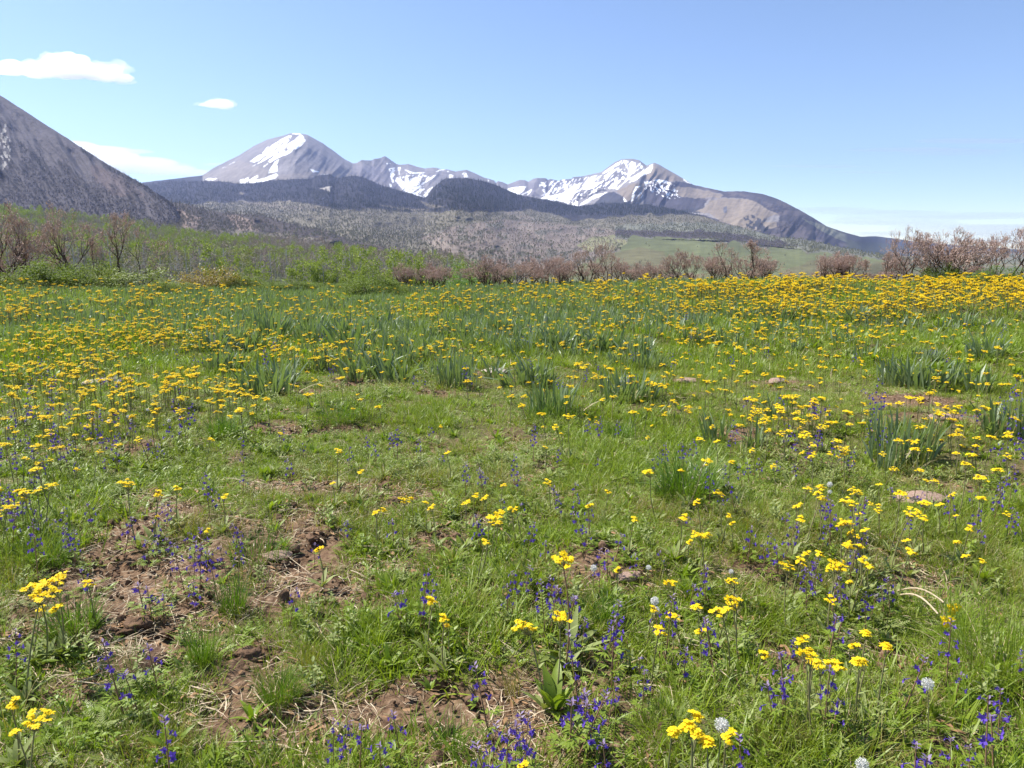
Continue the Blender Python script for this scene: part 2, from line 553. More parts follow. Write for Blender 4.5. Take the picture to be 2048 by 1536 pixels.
# ------------------------------------------------------------------ meadow ground sheet
fine = np.linspace(-R(56), R(56), 620)
rest = np.linspace(R(56), 2 * math.pi - R(56), 90)[1:-1]
ang = np.concatenate([fine, rest])
rad = np.concatenate([[0.02, 0.3, 0.6, 0.9], np.geomspace(1.2, 36, 340), np.geomspace(38, 1100, 60)])
A, RR = np.meshgrid(ang, rad)
X = RR * np.sin(A); Y = RR * np.cos(A)
Z = gh(X, Y)
near = RR < 14
bm_ = np.zeros_like(Z); bm_[near] = bare(X[near], Y[near])
Z = Z + bm_ * ((fbm(X * 9, Y * 9, 71, 3) - 0.55) * 0.07 - 0.008)
nr, nc = Z.shape
V = np.stack([X, Y, Z], -1).reshape(-1, 3)
i = np.arange(nr - 1)[:, None] * nc; j = np.arange(nc)[None]; j2 = (j + 1) % nc
Q = np.stack([i + j, i + j2, i + nc + j2, i + nc + j], -1).reshape(-1, 4)
m, nt, out = mat_new('meadow_soil')
r_, t_ = tint_rg(nt)
n1 = noise(nt, 3.0, 5); n2 = noise(nt, 45.0, 4); n3 = noise(nt, 0.5, 3)
soil = ramp(nt, n2, [(0.30, (0.068, 0.040, 0.024)), (0.46, (0.135, 0.083, 0.050)), (0.62, (0.205, 0.135, 0.085)), (0.78, (0.31, 0.225, 0.15))])
turf = ramp(nt, n2, [(0.3, (0.055, 0.060, 0.022)), (0.5, (0.10, 0.115, 0.035)), (0.68, (0.15, 0.145, 0.06))])
turf = mixc(nt, ramp(nt, n1, [(0.4, (0, 0, 0)), (0.62, (1, 1, 1))]), turf, (0.12, 0.10, 0.055))
col = mixc(nt, r_, turf, soil)
bn = nt.nodes.new('ShaderNodeBump'); bn.inputs['Strength'].default_value = 0.8; bn.inputs['Distance'].default_value = 0.02
nt.links.new(n2, bn.inputs['Height'])
principled(nt, out, col, 0.95, 0.1, 0, None, bn.outputs[0])
tint = np.zeros((nr * nc, 3)); tint[:, 0] = np.clip(bm_.ravel() * 1.3 + 0.12, 0, 1)
struct(obj('meadow_ground', mesh_from('meadow_ground', V, Q, None, [m], None, tint)))

# far low plain so that the ground reaches the horizon
a = np.linspace(0, 2 * math.pi, 97)[:-1]
rr = np.array([500, 1500, 4000, 8000, 10500.0])
V = np.stack([np.outer(rr, np.cos(a)), np.outer(rr, np.sin(a)), np.full((5, 96), -92.0)], -1).reshape(-1, 3)
i = np.arange(4)[:, None] * 96; j = np.arange(96)[None]; j2 = (j + 1) % 96
Q = np.stack([i + j, i + j2, i + 96 + j2, i + 96 + j], -1).reshape(-1, 4)
m, nt, out = mat_new('plain_ground')
principled(nt, out, ramp(nt, noise(nt, 0.004, 5), [(0.35, (0.09, 0.10, 0.05)), (0.65, (0.20, 0.17, 0.11))]), 0.9, 0.1)
struct(obj('plain', mesh_from('plain', V, Q, None, [m])))


# ------------------------------------------------------------------ hills and mountains
def hillmat(name, s1, s2, bump=0.0, amp=0.35):
    m, nt, out = mat_new(name)
    at = nt.nodes.new('ShaderNodeAttribute'); at.attribute_name = 'tint'
    v = ramp(nt, noise(nt, s1, 4), [(0.3, (1 - amp,) * 3), (0.7, (1 + amp * 0.9,) * 3)])
    v2 = ramp(nt, noise(nt, s2, 3), [(0.3, (1 - amp * 0.6,) * 3), (0.7, (1 + amp * 0.6,) * 3)])
    col = mixc(nt, 1.0, mixc(nt, 1.0, at.outputs['Color'], v, 'MULTIPLY'), v2, 'MULTIPLY')
    bm = None
    if bump:
        b = nt.nodes.new('ShaderNodeBump'); b.inputs['Strength'].default_value = bump; b.inputs['Distance'].default_value = 12
        nt.links.new(noise(nt, s1, 4), b.inputs['Height']); bm = b.outputs[0]
    principled(nt, out, col, 0.92, 0.08, 0, None, bm)
    return m


LAYERS = {}


def layer(name, px, ns, crest, base, gam, relief, paint, mat, backdrop=(0.7, 6), jag=0.0):
    """hill built in depth: crest and base curves give (photo row, distance) per column, gam the slope profile"""
    cy_, cd_ = crest(px); by_, bd_ = base(px)
    if jag:
        cy_ = cy_ + (fbm(px * 0.11, px * 0 + 3.3, 5, 3) - 0.5) * jag
    s = np.linspace(0, 1, ns)[:, None]
    PY = by_[None] + (cy_ - by_)[None] * s
    PX = np.repeat(px[None], ns, 0)
    D = bd_[None] + (cd_ - bd_)[None] * gam(s)
    D = D + relief(PX, PY, s) * np.ones_like(D)
    P = at_depth(PX, PY, D)
    C = paint(PX, PY)
    LAYERS[name] = (P, PX, PY, C)
    # back of the hill and its foot in front
    top = P[-1]; drop, nb = backdrop
    dirv = top - EYE; dirv[:, 2] = 0; dirv /= np.linalg.norm(dirv, axis=1, keepdims=True)
    back = []
    step = np.maximum((top[:, 2] + 95) / drop / nb, 5)
    for q in range(1, nb + 1):
        b = top + dirv * (step * q)[:, None]; b[:, 2] = top[:, 2] - step * q * drop * (0.25 + 0.75 * q / nb)
        back.append(b)
    foot = P[0].copy(); foot -= dirv * 30; foot[:, 2] = np.minimum(foot[:, 2] - 60, -95)
    G = np.concatenate([foot[None], P, np.stack(back)])
    CC = np.concatenate([C[:1], C, np.repeat(C[-1:], nb, 0)])
    nr, nc = G.shape[:2]
    i = np.arange(nr - 1)[:, None] * nc; j = np.arange(nc - 1)[None]
    Q = np.stack([i + j, i + j + 1, i + nc + j + 1, i + nc + j], -1).reshape(-1, 4)
    o = obj(name, mesh_from(name, G.reshape(-1, 3), Q, None, [mat], None, CC.reshape(-1, 3)))
    return struct(o)


def sample(name, n, weight=None, rng=RNG):
    """points spread evenly over the ground area of a hill; returns P, photo px, py, colour"""
    P, PX, PY, C = LAYERS[name]
    e1 = P[1:, :-1] - P[:-1, :-1]; e2 = P[:-1, 1:] - P[:-1, :-1]
    a = np.abs(e1[..., 0] * e2[..., 1] - e1[..., 1] * e2[..., 0])
    if weight is not None:
        a = a * weight(PX[:-1, :-1], PY[:-1, :-1], P[:-1, :-1])
    p = (a / a.sum()).ravel()
    k = rng.choice(p.size, n, p=p)
    r = k // a.shape[1]; c = k % a.shape[1]
    u = rng.random(n)[:, None]; v = rng.random(n)[:, None]
    q = P[r, c] * (1 - u) * (1 - v) + P[r + 1, c] * u * (1 - v) + P[r, c + 1] * (1 - u) * v + P[r + 1, c + 1] * u * v
    return q, PX[r, c], PY[r, c], C[r, c]


def sc_poly(poly, ox, oy, s):
    return [(ox + x / s, oy + y / s) for x, y in poly]


def warp(px, py, a, sc=0.12, seed=77):
    return px + (fbm(px * sc, py * sc, seed, 3) - 0.5) * 2 * a, py + (fbm(px * sc, py * sc, seed + 9, 3) - 0.5) * 2 * a


def setc(C, m, col):
    C[m] = col


# ---- far range: cone peak, snowy bowls, long right shoulder
CREST1 = [(-600, 372), (240, 372), (300, 363), (345, 358), (380, 353.5), (405, 351), (426.5, 336), (479.7, 309.8), (506, 293), (534.5, 279), (564, 271.6), (581, 266.6), (597.6, 266.3),
          (616, 270), (645.8, 286.5), (674, 306.5), (689, 318), (705.6, 326.4), (713, 325.7), (723, 320), (744, 320.8), (748, 318), (761.5, 315.8), (769.8, 312), (793, 328),
          (800, 329.7), (816, 328), (833, 333), (849.5, 337), (866, 335), (874.5, 335.7), (882.7, 339), (892.7, 338), (911, 343), (932.6, 339.5), (949, 345.7), (969, 355.6),
          (979, 358), (989, 361.5), (992, 366), (996, 362), (1005, 364), (1015.6, 369), (1039, 360), (1049, 360), (1056.6, 363.5), (1068, 357), (1074, 355.7), (1092, 356.6), (1096, 360), (1101, 357.8),
          (1113, 360.5), (1119, 363), (1121, 359.6), (1144, 357.5), (1145, 354.7), (1170, 352), (1185.5, 348), (1203, 344), (1219, 332), (1230.5, 323.4), (1244, 318.5), (1263.7, 317.6), (1279, 320.5), (1293, 331),
          (1308.6, 325.4), (1320, 330), (1332, 337), (1351.6, 348), (1371, 359.6), (1386.7, 369.5), (1447.7, 383), (1486, 382.4), (1527, 388), (1560, 400), (1590, 415), (1620, 431.6),
          (1652.7, 452), (1688, 464.4), (1721, 473.4), (1748.5, 472), (1781, 476), (1819.6, 482), (1900, 489), (2050, 500), (2700, 520)]
_c1 = np.array(CREST1)


def crest1(px):
    y = np.interp(px, _c1[:, 0], _c1[:, 1])
    # summits behind one another: the cone nearest, the bowls further back, the right shoulder coming forward
    d = np.interp(px, [-600, 300, 400, 590, 705, 770, 900, 1020, 1130, 1260, 1390, 1480, 1650, 1720, 1760, 2050, 2700], [7600, 7400, 7300, 7300, 7800, 8600, 8900, 9300, 9300, 8200, 7400, 6800, 6000, 6600, 8800, 9300, 9500])
    return y, d


def base1(px):
    return np.interp(px, [-600, 600, 1300, 1420, 1700, 2700], [455, 455, 455, 500, 530, 560]), np.interp(px, [-600, 600, 1020, 1300, 1450, 1650, 2050, 2700], [5600, 5500, 5700, 5500, 4300, 3600, 6000, 7000])


def relief1(px, py, s):
    r = np.abs(fbm(px * 0.021 + py * 0.012, py * 0.012, 21, 4) - 0.5) * 2
    r2 = np.abs(fbm(px * 0.075 + py * 0.05, py * 0.028, 24, 3) - 0.5) * 2
    g = (r - 0.4) * 260 + (r2 - 0.4) * 70
    quiet = np.exp(-((px - 590) / 110) ** 2) * (py < 370)
    g = g * (1 - 0.75 * quiet)
    h = np.clip((py - 262) / 100, 0.0, 1.3)
    cone = np.clip(1 - ((px - 592) / (30 + 165 * h)) ** 2, 0, 1) ** 0.5
    cone2 = np.clip(1 - ((px - 1480) / 150) ** 2, 0, 1) ** 0.6 * sstep(375, 440, py)
    sp = np.clip(1 - np.abs(px - (1305 - (py - 326) * 0.75)) / 45, 0, 1) * sstep(320, 350, py) * (1 - sstep(390, 440, py))
    return (g - 600 * cone * (py < 400) - 650 * cone2 - 330 * sp) * sstep(0, 0.15, 1 - s) ** 0.5


SNOW = [sc_poly(p, 380, 250, 6.02) for p in [
    [(1180, 130), (1225, 125), (1215, 160), (1150, 235), (1000, 300), (960, 330), (830, 430), (780, 450), (715, 440), (760, 410), (880, 330), (920, 270), (1000, 235), (1100, 170)],
    [(1330, 105), (1365, 140), (1395, 190), (1330, 260), (1240, 320), (1150, 365), (1090, 385), (1040, 410), (960, 455), (940, 435), (1080, 310), (1150, 240), (1230, 195), (1290, 150)],
    [(1140, 240), (1080, 300), (1000, 370), (860, 450), (720, 512), (850, 440), (960, 335), (1100, 260)],
    [(1075, 400), (1050, 480), (1055, 560), (940, 585), (965, 520), (1020, 440)],
    [(600, 700), (600, 660), (700, 630), (710, 650), (660, 680), (810, 605), (825, 625), (780, 660), (860, 650), (1040, 580), (1060, 605), (1020, 650), (860, 685), (700, 705)],
    [(180, 655), (240, 630), (250, 645), (330, 640), (300, 665), (200, 662)], [(1440, 525), (1500, 545), (1580, 570), (1480, 572)],
    [(1580, 600), (1660, 590), (1650, 603), (1600, 607)], [(1490, 640), (1545, 630), (1520, 655)], [(390, 515), (425, 497), (430, 505), (400, 520)],
    [(470, 475), (535, 442), (535, 450)], [(870, 500), (935, 462), (940, 470), (890, 505)], [(1225, 98), (1320, 100), (1330, 112), (1230, 112)]]]
SNOW += [sc_poly(p, 700, 300, 6.02) for p in [
    [(460, 225), (550, 205), (545, 240), (520, 270), (545, 300), (510, 330), (530, 380), (515, 405), (490, 330), (480, 260)],
    [(572, 205), (612, 205), (600, 260), (600, 300), (585, 290), (580, 240)],
    [(650, 232), (720, 250), (760, 270), (910, 272), (880, 282), (740, 290), (700, 270)],
    [(680, 280), (700, 320), (700, 360), (740, 370), (760, 330), (880, 310), (850, 350), (830, 420), (760, 440), (680, 490), (650, 490), (600, 440), (545, 370), (550, 335), (590, 330), (640, 380), (660, 390), (665, 310)],
    [(680, 490), (760, 450), (840, 430), (960, 330), (1040, 290), (1000, 340), (900, 400), (800, 480), (740, 520), (700, 510)],
    [(740, 520), (800, 500), (870, 450), (800, 520), (830, 540), (890, 565), (930, 480), (1020, 430), (960, 490), (930, 560), (890, 585), (820, 560)],
    [(470, 400), (500, 420), (500, 445), (480, 440)], [(1030, 265), (1080, 235), (1160, 235), (1080, 248)], [(1160, 250), (1190, 250), (1185, 270)],
    [(1190, 290), (1240, 300), (1240, 345), (1220, 360), (1195, 340)], [(1350, 285), (1385, 265), (1420, 320), (1410, 335), (1380, 325)],
    [(1885, 480), (1930, 465), (1900, 505)], [(435, 160), (455, 155), (450, 180)], [(470, 150), (495, 165), (490, 178)], [(1655, 360), (1672, 360), (1668, 385)], [(1740, 385), (1758, 375), (1750, 400)]]]
SNOW += [sc_poly(p, 1000, 300, 5.12) for p in [
    [(65, 400), (130, 380), (270, 370), (240, 420), (180, 470), (100, 435)], [(205, 465), (320, 400), (325, 420), (270, 480), (300, 430), (250, 450)],
    [(410, 360), (425, 390), (470, 440), (510, 470), (520, 500), (480, 490), (440, 420)],
    [(415, 490), (470, 475), (560, 460), (640, 440), (700, 400), (740, 370), (820, 345), (800, 390), (760, 440), (720, 490), (690, 550), (650, 530), (500, 510), (420, 500)],
    [(720, 490), (780, 430), (860, 380), (840, 370), (900, 290), (940, 270), (1000, 255), (960, 300), (960, 330), (1050, 325), (980, 380), (900, 410), (820, 400), (770, 450)],
    [(640, 335), (610, 400), (600, 430), (580, 440), (620, 370)], [(520, 350), (550, 350), (540, 390)], [(580, 370), (590, 420), (580, 440)], [(700, 360), (660, 410), (650, 400)],
    [(1250, 105), (1240, 125), (1200, 160), (1150, 200), (1060, 245), (1050, 235), (1110, 190), (1200, 130)],
    [(1210, 180), (1180, 215), (1100, 290), (1050, 300), (1060, 270), (1150, 210)],
    [(1290, 120), (1310, 170), (1350, 115), (1395, 130), (1380, 180), (1400, 165), (1340, 260), (1310, 255), (1310, 200), (1280, 150)],
    [(1420, 140), (1445, 130), (1455, 160), (1430, 165)], [(1440, 165), (1480, 180), (1440, 195)], [(1240, 220), (1258, 215), (1250, 250)], [(1270, 230), (1300, 240), (1280, 260)],
    [(1170, 300), (1200, 275), (1210, 290), (1190, 370), (1165, 370)],
    [(1560, 140), (1560, 190), (1530, 240), (1450, 265), (1380, 320), (1320, 335), (1360, 290), (1330, 290), (1260, 350), (1200, 410), (1180, 400), (1300, 310), (1400, 250), (1500, 190)],
    [(900, 500), (960, 460), (1100, 430), (1020, 480), (920, 520), (860, 550), (960, 520), (850, 560), (815, 575), (830, 545)],
    [(720, 555), (760, 545), (770, 510), (800, 540), (790, 575), (740, 562)],
    [(1385, 375), (1440, 365), (1400, 400), (1380, 450), (1360, 520), (1340, 530), (1360, 440)], [(1465, 385), (1450, 440), (1400, 490), (1390, 500), (1440, 430)],
    [(1465, 440), (1465, 470), (1440, 500)], [(1480, 330), (1530, 315), (1550, 330), (1500, 350), (1485, 370)],
    [(1570, 310), (1620, 300), (1700, 310), (1740, 345), (1740, 360), (1690, 340), (1650, 330), (1640, 350), (1680, 400), (1690, 430), (1650, 390), (1620, 330)],
    [(1700, 370), (1740, 355), (1720, 400), (1700, 400)], [(1255, 480), (1270, 490), (1300, 525), (1275, 530)], [(1870, 290), (1955, 345), (1950, 350), (1880, 315)]]]
SCREE = np.array([0.205, 0.190, 0.190]); TAN = np.array([0.215, 0.178, 0.142]); DARK = np.array([0.036, 0.036, 0.042]); SNOWC = np.array([0.90, 0.91, 0.93])
BARE1 = np.array([0.135, 0.112, 0.108])


def paint1(px, py):
    C = np.empty(px.shape + (3,)); C[:] = SCREE
    n = fbm(px * 0.03, py * 0.05, 61, 4)
    C *= (0.82 + 0.36 * n)[..., None]
    wx, wy = warp(px, py, 2.2)
    lowleft = inpoly(wx, wy, [(400, 352), (480, 320), (560, 350), (640, 340), (710, 350), (720, 372), (380, 372)])
    C[lowleft] = C[lowleft] * [1.12, 1.08, 1.0]
    for poly in [[(690, 360), (715, 330), (740, 330), (790, 345), (800, 370), (780, 390), (740, 375)], [(1015, 372), (1040, 362), (1070, 368), (1070, 400), (1040, 395)]]:
        mm = inpoly(wx, wy, poly); C[mm] = C[mm] * [0.93, 0.93, 1.0]
    # crags and dark rock, with the shadowed slope's shade painted into the colour
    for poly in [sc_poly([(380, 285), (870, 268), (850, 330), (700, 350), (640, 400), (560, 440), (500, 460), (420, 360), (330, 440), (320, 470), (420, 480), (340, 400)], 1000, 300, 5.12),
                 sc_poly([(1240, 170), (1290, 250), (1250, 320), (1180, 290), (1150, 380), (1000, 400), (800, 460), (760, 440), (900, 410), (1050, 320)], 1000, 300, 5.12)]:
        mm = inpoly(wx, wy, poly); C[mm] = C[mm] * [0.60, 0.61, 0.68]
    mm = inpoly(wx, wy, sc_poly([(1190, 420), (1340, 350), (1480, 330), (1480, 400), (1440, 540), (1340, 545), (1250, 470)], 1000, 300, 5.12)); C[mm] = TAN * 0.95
    mm = inpoly(wx, wy, sc_poly([(1450, 290), (1580, 150), (1700, 200), (1900, 320), (1740, 320), (1580, 300)], 1000, 300, 5.12)); C[mm] = TAN * 1.05
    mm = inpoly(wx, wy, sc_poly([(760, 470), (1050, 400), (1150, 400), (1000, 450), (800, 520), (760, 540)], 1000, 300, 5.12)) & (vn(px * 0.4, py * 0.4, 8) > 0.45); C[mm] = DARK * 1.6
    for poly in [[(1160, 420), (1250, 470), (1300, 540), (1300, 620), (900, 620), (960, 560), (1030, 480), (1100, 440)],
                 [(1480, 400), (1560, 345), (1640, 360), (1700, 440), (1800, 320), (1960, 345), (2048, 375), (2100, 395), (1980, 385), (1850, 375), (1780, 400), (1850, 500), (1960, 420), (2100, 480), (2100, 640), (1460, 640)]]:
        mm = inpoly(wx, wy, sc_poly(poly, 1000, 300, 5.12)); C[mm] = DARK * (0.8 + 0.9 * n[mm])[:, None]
    # right shoulder
    for poly in [[(150, 85), (320, 110), (540, 150), (680, 148), (830, 168), (950, 213), (1060, 268), (1290, 402), (1500, 480), (1640, 600), (1600, 640), (1450, 640), (900, 640), (700, 560), (760, 440), (700, 420), (820, 400), (940, 380), (950, 330), (860, 300), (820, 260), (740, 220), (640, 205), (520, 200), (540, 180), (430, 150), (300, 130), (170, 120)],
                 [(0, 100), (170, 110), (200, 190), (330, 215), (430, 210), (390, 270), (300, 280), (200, 300), (400, 330), (540, 380), (700, 430), (760, 560), (0, 500)]]:
        mm = inpoly(wx, wy, sc_poly(poly, 1300, 340, 3.657)); C[mm] = DARK * (0.75 + 1.1 * n[mm])[:, None] + [0.014, 0.009, 0.012]
    mm = (px > 1400) & (py > 375) & (fbm(px * 0.035, py * 0.11, 33, 4) > 0.57); C[mm] = C[mm] * 0.55 + BARE1 * 0.5
    for poly in [[(440, 225), (520, 205), (640, 210), (740, 220), (820, 260), (860, 290), (940, 320), (860, 350), (820, 380), (930, 385), (930, 420), (800, 440), (700, 430), (640, 410), (530, 385), (440, 320), (330, 300), (400, 270)],
                 [(170, 120), (300, 130), (430, 155), (540, 185), (500, 205), (420, 200), (330, 210), (200, 190)]]:
        mm = inpoly(wx, wy, sc_poly(poly, 1300, 340, 3.657)); C[mm] = TAN * (0.82 + 0.3 * n[mm])[:, None]
    mm = inpoly(wx, wy, sc_poly([(680, 350), (740, 330), (790, 350), (830, 370), (850, 450), (720, 425)], 1300, 340, 3.657)) & (vn(px * 0.25, py * 0.18, 4) > 0.42); C[mm] = DARK * 1.3
    mm = inpoly(wx, wy, sc_poly([(535, 270), (560, 262), (560, 310), (535, 305)], 1300, 340, 3.657)); C[mm] = DARK * 3
    mm = inpoly(wx, wy, sc_poly([(1100, 350), (1290, 412), (1500, 500), (1640, 560), (1800, 620), (1800, 700), (1640, 640), (1500, 560), (1300, 470)], 1300, 340, 3.657)); C[mm] = np.array([0.15, 0.15, 0.115]) * (0.7 + 0.6 * n[mm])[:, None]
    mm = (px > 1690); C[mm] = np.array([0.060, 0.064, 0.052]) * (0.7 + 0.6 * n[mm])[:, None]
    mm = (px > 1690) & (py < crest1(px)[0] + 12) & (px < 1870); C[mm] = DARK * 1.5
    # forest under the cone, seen past the foothills
    mm = (px < 405) ; C[mm] = DARK
    # snow
    sx, sy = warp(px, py, 1.1, 0.35, 90)
    sn = np.zeros(px.shape, bool)
    for poly in SNOW: sn |= inpoly(sx, sy, poly)
    sn &= ~((vn(px * 0.55 + py * 0.5, py * 0.16 - px * 0.1, 12) > 0.80) & (px > 690)) & ~((vn(px * 0.4 + py * 0.42, py * 0.12 - px * 0.08, 19) > 0.80) & (px < 690))
    bowl = inpoly(px, py, sc_poly([(400, 330), (1050, 260), (1000, 420), (700, 560), (420, 500)], 1000, 300, 5.12)) | inpoly(px, py, sc_poly([(1000, 330), (880, 420), (930, 560), (640, 500), (560, 320), (860, 290)], 700, 300, 6.02)) | inpoly(px, py, sc_poly([(1040, 250), (1250, 100), (1440, 130), (1480, 200), (1200, 400), (1000, 400)], 1000, 300, 5.12))
    sn |= bowl & (fbm(px * 0.30 + py * 0.26, py * 0.10 - px * 0.08, 15, 3) > 0.60)
    sn |= inpoly(px, py, sc_poly([(1480, 320), (1780, 320), (1850, 480), (1780, 510), (1650, 480), (1480, 400)], 1000, 300, 5.12)) & (fbm(px * 0.5, py * 0.28, 16, 2) > 0.66)
    C[sn] = SNOWC
    return np.clip(C, 0.004, 0.92)


px1 = np.concatenate([np.linspace(-600, 280, 80, endpoint=False), np.linspace(280, 1680, 1000, endpoint=False), np.linspace(1680, 2700, 130)])
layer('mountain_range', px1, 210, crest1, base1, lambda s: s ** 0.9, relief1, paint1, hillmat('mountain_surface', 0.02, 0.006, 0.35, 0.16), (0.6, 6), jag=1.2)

# ---- dark forested foothills and the rolling valley slopes in front of them
CREST2 = [(-600, 380), (240, 380), (300, 368), (345, 362), (386.6, 362), (446, 363), (473, 367), (506, 367), (546, 360.5), (596, 358), (626, 358), (634, 351), (659, 348), (667, 354), (679, 356), (700, 352), (713, 351.5), (733, 357),
          (763, 371), (793, 380), (819.6, 387), (849.5, 395.5), (856, 390.5), (866, 375), (883, 361.5), (891, 356.5), (913, 356), (939, 357), (966, 362), (989, 369), (1015.6, 380.6), (1039, 390.5), (1088, 398.6), (1125, 406.4), (1156, 413),
          (1187, 409), (1215, 406.4), (1254, 407), (1300, 410), (1345, 418), (1400, 430), (1442, 445), (1464, 451), (1519, 464), (1546, 473), (1620, 481), (1696, 498), (1737, 506), (1792, 515), (1900, 537), (2100, 565), (2700, 640)]
_c2 = np.array(CREST2)


def crest2(px):
    return np.interp(px, _c2[:, 0], _c2[:, 1]), np.interp(px, [-600, 300, 500, 760, 850, 900, 960, 1050, 1250, 1350, 1450, 1600, 1750, 1900, 2700], [5900, 5900, 5700, 5600, 5500, 5200, 5300, 5600, 5400, 4900, 3900, 3100, 2500, 2200, 1800])


def base2(px):
    return np.interp(px, [-600, 2700], [640, 640]) + np.interp(px, [1700, 2700], [0, 60]), np.full(px.shape, 520.0)


def gam2(s):
    return np.interp(s, [0, 0.25, 0.45, 0.6, 0.72, 0.82, 0.9, 1.0], [0, 0.09, 0.22, 0.36, 0.52, 0.68, 0.83, 1.0])


def relief2(px, py, s):
    g = (fbm(px * 0.010, py * 0.035, 31, 4) - 0.5) * 620 + (np.abs(fbm(px * 0.035 + py * 0.02, py * 0.03, 36, 3) - 0.5) - 0.2) * 160
    k = sstep(560, 430, py)
    mead = inpoly(px, py, [(1150, 540), (1240, 476), (1450, 482), (1720, 512), (1900, 560), (1000, 600)])
    g = g * k * np.where(mead, 0.15, 1)
    pyr = np.clip(1 - np.abs(px - 905) / (20 + 1.6 * np.clip(py - 355, 0, 90)), 0, 1) * sstep(352, 380, py) * (1 - sstep(415, 460, py))
    return (g - 380 * pyr) * sstep(0, 0.12, 1 - s)


VAL = np.array([0.140, 0.126, 0.094])
MEADOW = np.array([0.108, 0.118, 0.058])


def green_meadow(px, py):
    wx, wy = warp(px, py, 9, 0.06, 55)
    return inpoly(wx, wy, [(1130, 548), (1190, 520), (1240, 498), (1262, 477), (1322, 475), (1400, 480), (1453, 484), (1532, 495), (1642, 506), (1710, 514), (1800, 530), (2100, 580), (2100, 660), (900, 660), (960, 570), (1060, 560)])


def paint2(px, py):
    C = np.empty(px.shape + (3,)); C[:] = VAL
    n = fbm(px * 0.02, py * 0.06, 62, 4); n2 = fbm(px * 0.05, py * 0.16, 66, 4)
    wx, wy = warp(px, py, 6, 0.05, 57)
    C *= (0.62 + 0.8 * n2)[..., None]
    # conifer belt
    belt = wy < np.interp(px, [-600, 300, 480, 600, 700, 760, 850, 1000, 1060, 1150, 1300, 1400, 1460], [415, 410, 404, 404, 420, 418, 424, 424, 418, 440, 428, 432, 440])
    C[belt] = DARK * (0.75 + 0.5 * n[belt])[:, None] + [0.0, 0.0, 0.004]
    pink = inpoly(wx, wy, [(840, 475), (905, 455), (1000, 438), (1100, 446), (1180, 453), (1262, 470), (1300, 476), (1240, 495), (1180, 522), (1060, 545), (960, 530), (880, 505)])
    C[pink] = np.array([0.195, 0.160, 0.135]) * (0.7 + 0.6 * n2[pink])[:, None]
    mm = pink & (n2 > 0.62); C[mm] = np.array([0.13, 0.12, 0.10])
    mm = inpoly(wx, wy, [(1150, 492), (1180, 474), (1240, 470), (1262, 484), (1240, 498), (1180, 505)]); C[mm] = np.array([0.19, 0.185, 0.10]) * (0.8 + 0.4 * n2[mm])[:, None]
    # open tan ledges between the woods
    for poly in [sc_poly([(310, 650), (560, 685), (740, 710), (940, 712), (960, 722), (740, 735), (500, 700)], 700, 300, 6.02), sc_poly([(830, 600), (960, 655), (1150, 690), (960, 695), (870, 640)], 700, 300, 6.02),
                 sc_poly([(1300, 750), (1560, 775), (1800, 830), (1560, 805)], 700, 300, 6.02), sc_poly([(610, 890), (700, 925), (1000, 955), (1370, 1000), (1360, 1022), (900, 985), (640, 935)], 380, 250, 6.02),
                 sc_poly([(960, 942), (1220, 905), (1210, 918), (1100, 938)], 380, 250, 6.02), sc_poly([(1360, 975), (1600, 985), (1750, 1030), (1500, 1010)], 380, 250, 6.02), sc_poly([(100, 735), (250, 750), (300, 775), (150, 755)], 700, 300, 6.02),
                 sc_poly([(0, 640), (180, 620), (320, 690), (450, 750), (300, 745), (150, 690)], 1000, 300, 5.12), sc_poly([(600, 805), (650, 820), (630, 840), (600, 830)], 380, 250, 6.02)]:
        a, b = warp(px, py, 1.6, 0.2, 58)
        mm = inpoly(a, b, poly); C[mm] = np.array([0.19, 0.165, 0.13]) * (0.7 + 0.5 * n2[mm])[:, None]
    mm = inpoly(*warp(px, py, 0.7, 0.3, 59), sc_poly([(1565, 765), (1640, 745), (1720, 730), (1680, 780), (1690, 812), (1665, 795)], 380, 250, 6.02)); C[mm] = [0.36, 0.33, 0.29]
    # pale aspen band above the green meadow
    band = (px > 1230) & (wy < np.interp(px, [1230, 1300, 1450, 1520, 1700, 1900], [480, 478, 486, 492, 516, 545])) & (wy > np.interp(px, [1230, 1300, 1450, 1520], [452, 446, 446, 440]))
    C[band] = np.array([0.145, 0.145, 0.115]) * (0.7 + 0.6 * n2[band])[:, None]
    dk = band & (wy > np.interp(px, [1230, 1400, 1540, 1600], [462, 460, 478, 492])) & (wy < np.interp(px, [1230, 1400, 1560, 1600], [474, 478, 494, 492])) & (px < 1600)
    C[dk] = np.array([0.06, 0.05, 0.056]) * (0.8 + 0.5 * n2[dk])[:, None]
    g = green_meadow(px, py)
    gm = fbm(px * 0.008, py * 0.05, 44, 4)
    C[g] = MEADOW * ((0.55 + 0.9 * gm[g]) * (0.8 + 0.4 * fbm(px * 0.06, py * 0.35, 48, 4)[g]))[:, None]
    mm = g & (inpoly(wx, wy, [(1560, 545), (1620, 520), (1800, 530), (1900, 570), (1600, 575)]) | inpoly(wx, wy, [(1200, 520), (1270, 495), (1330, 505), (1330, 560), (1180, 560)])); C[mm] = C[mm] * [1.0, 0.86, 0.95]
    mm = (px > 1800) & ~g; C[mm] = np.array([0.10, 0.105, 0.06]) * (0.7 + 0.6 * n2[mm])[:, None]
    return np.clip(C, 0.004, 0.9)


px2 = np.concatenate([np.linspace(-600, 280, 70, endpoint=False), np.linspace(280, 1900, 850, endpoint=False), np.linspace(1900, 2700, 60)])
layer('forested_foothills', px2, 260, crest2, base2, gam2, relief2, paint2, hillmat('foothill_surface', 0.05, 0.012, 0.25, 0.16), (0.5, 5), jag=1.6)

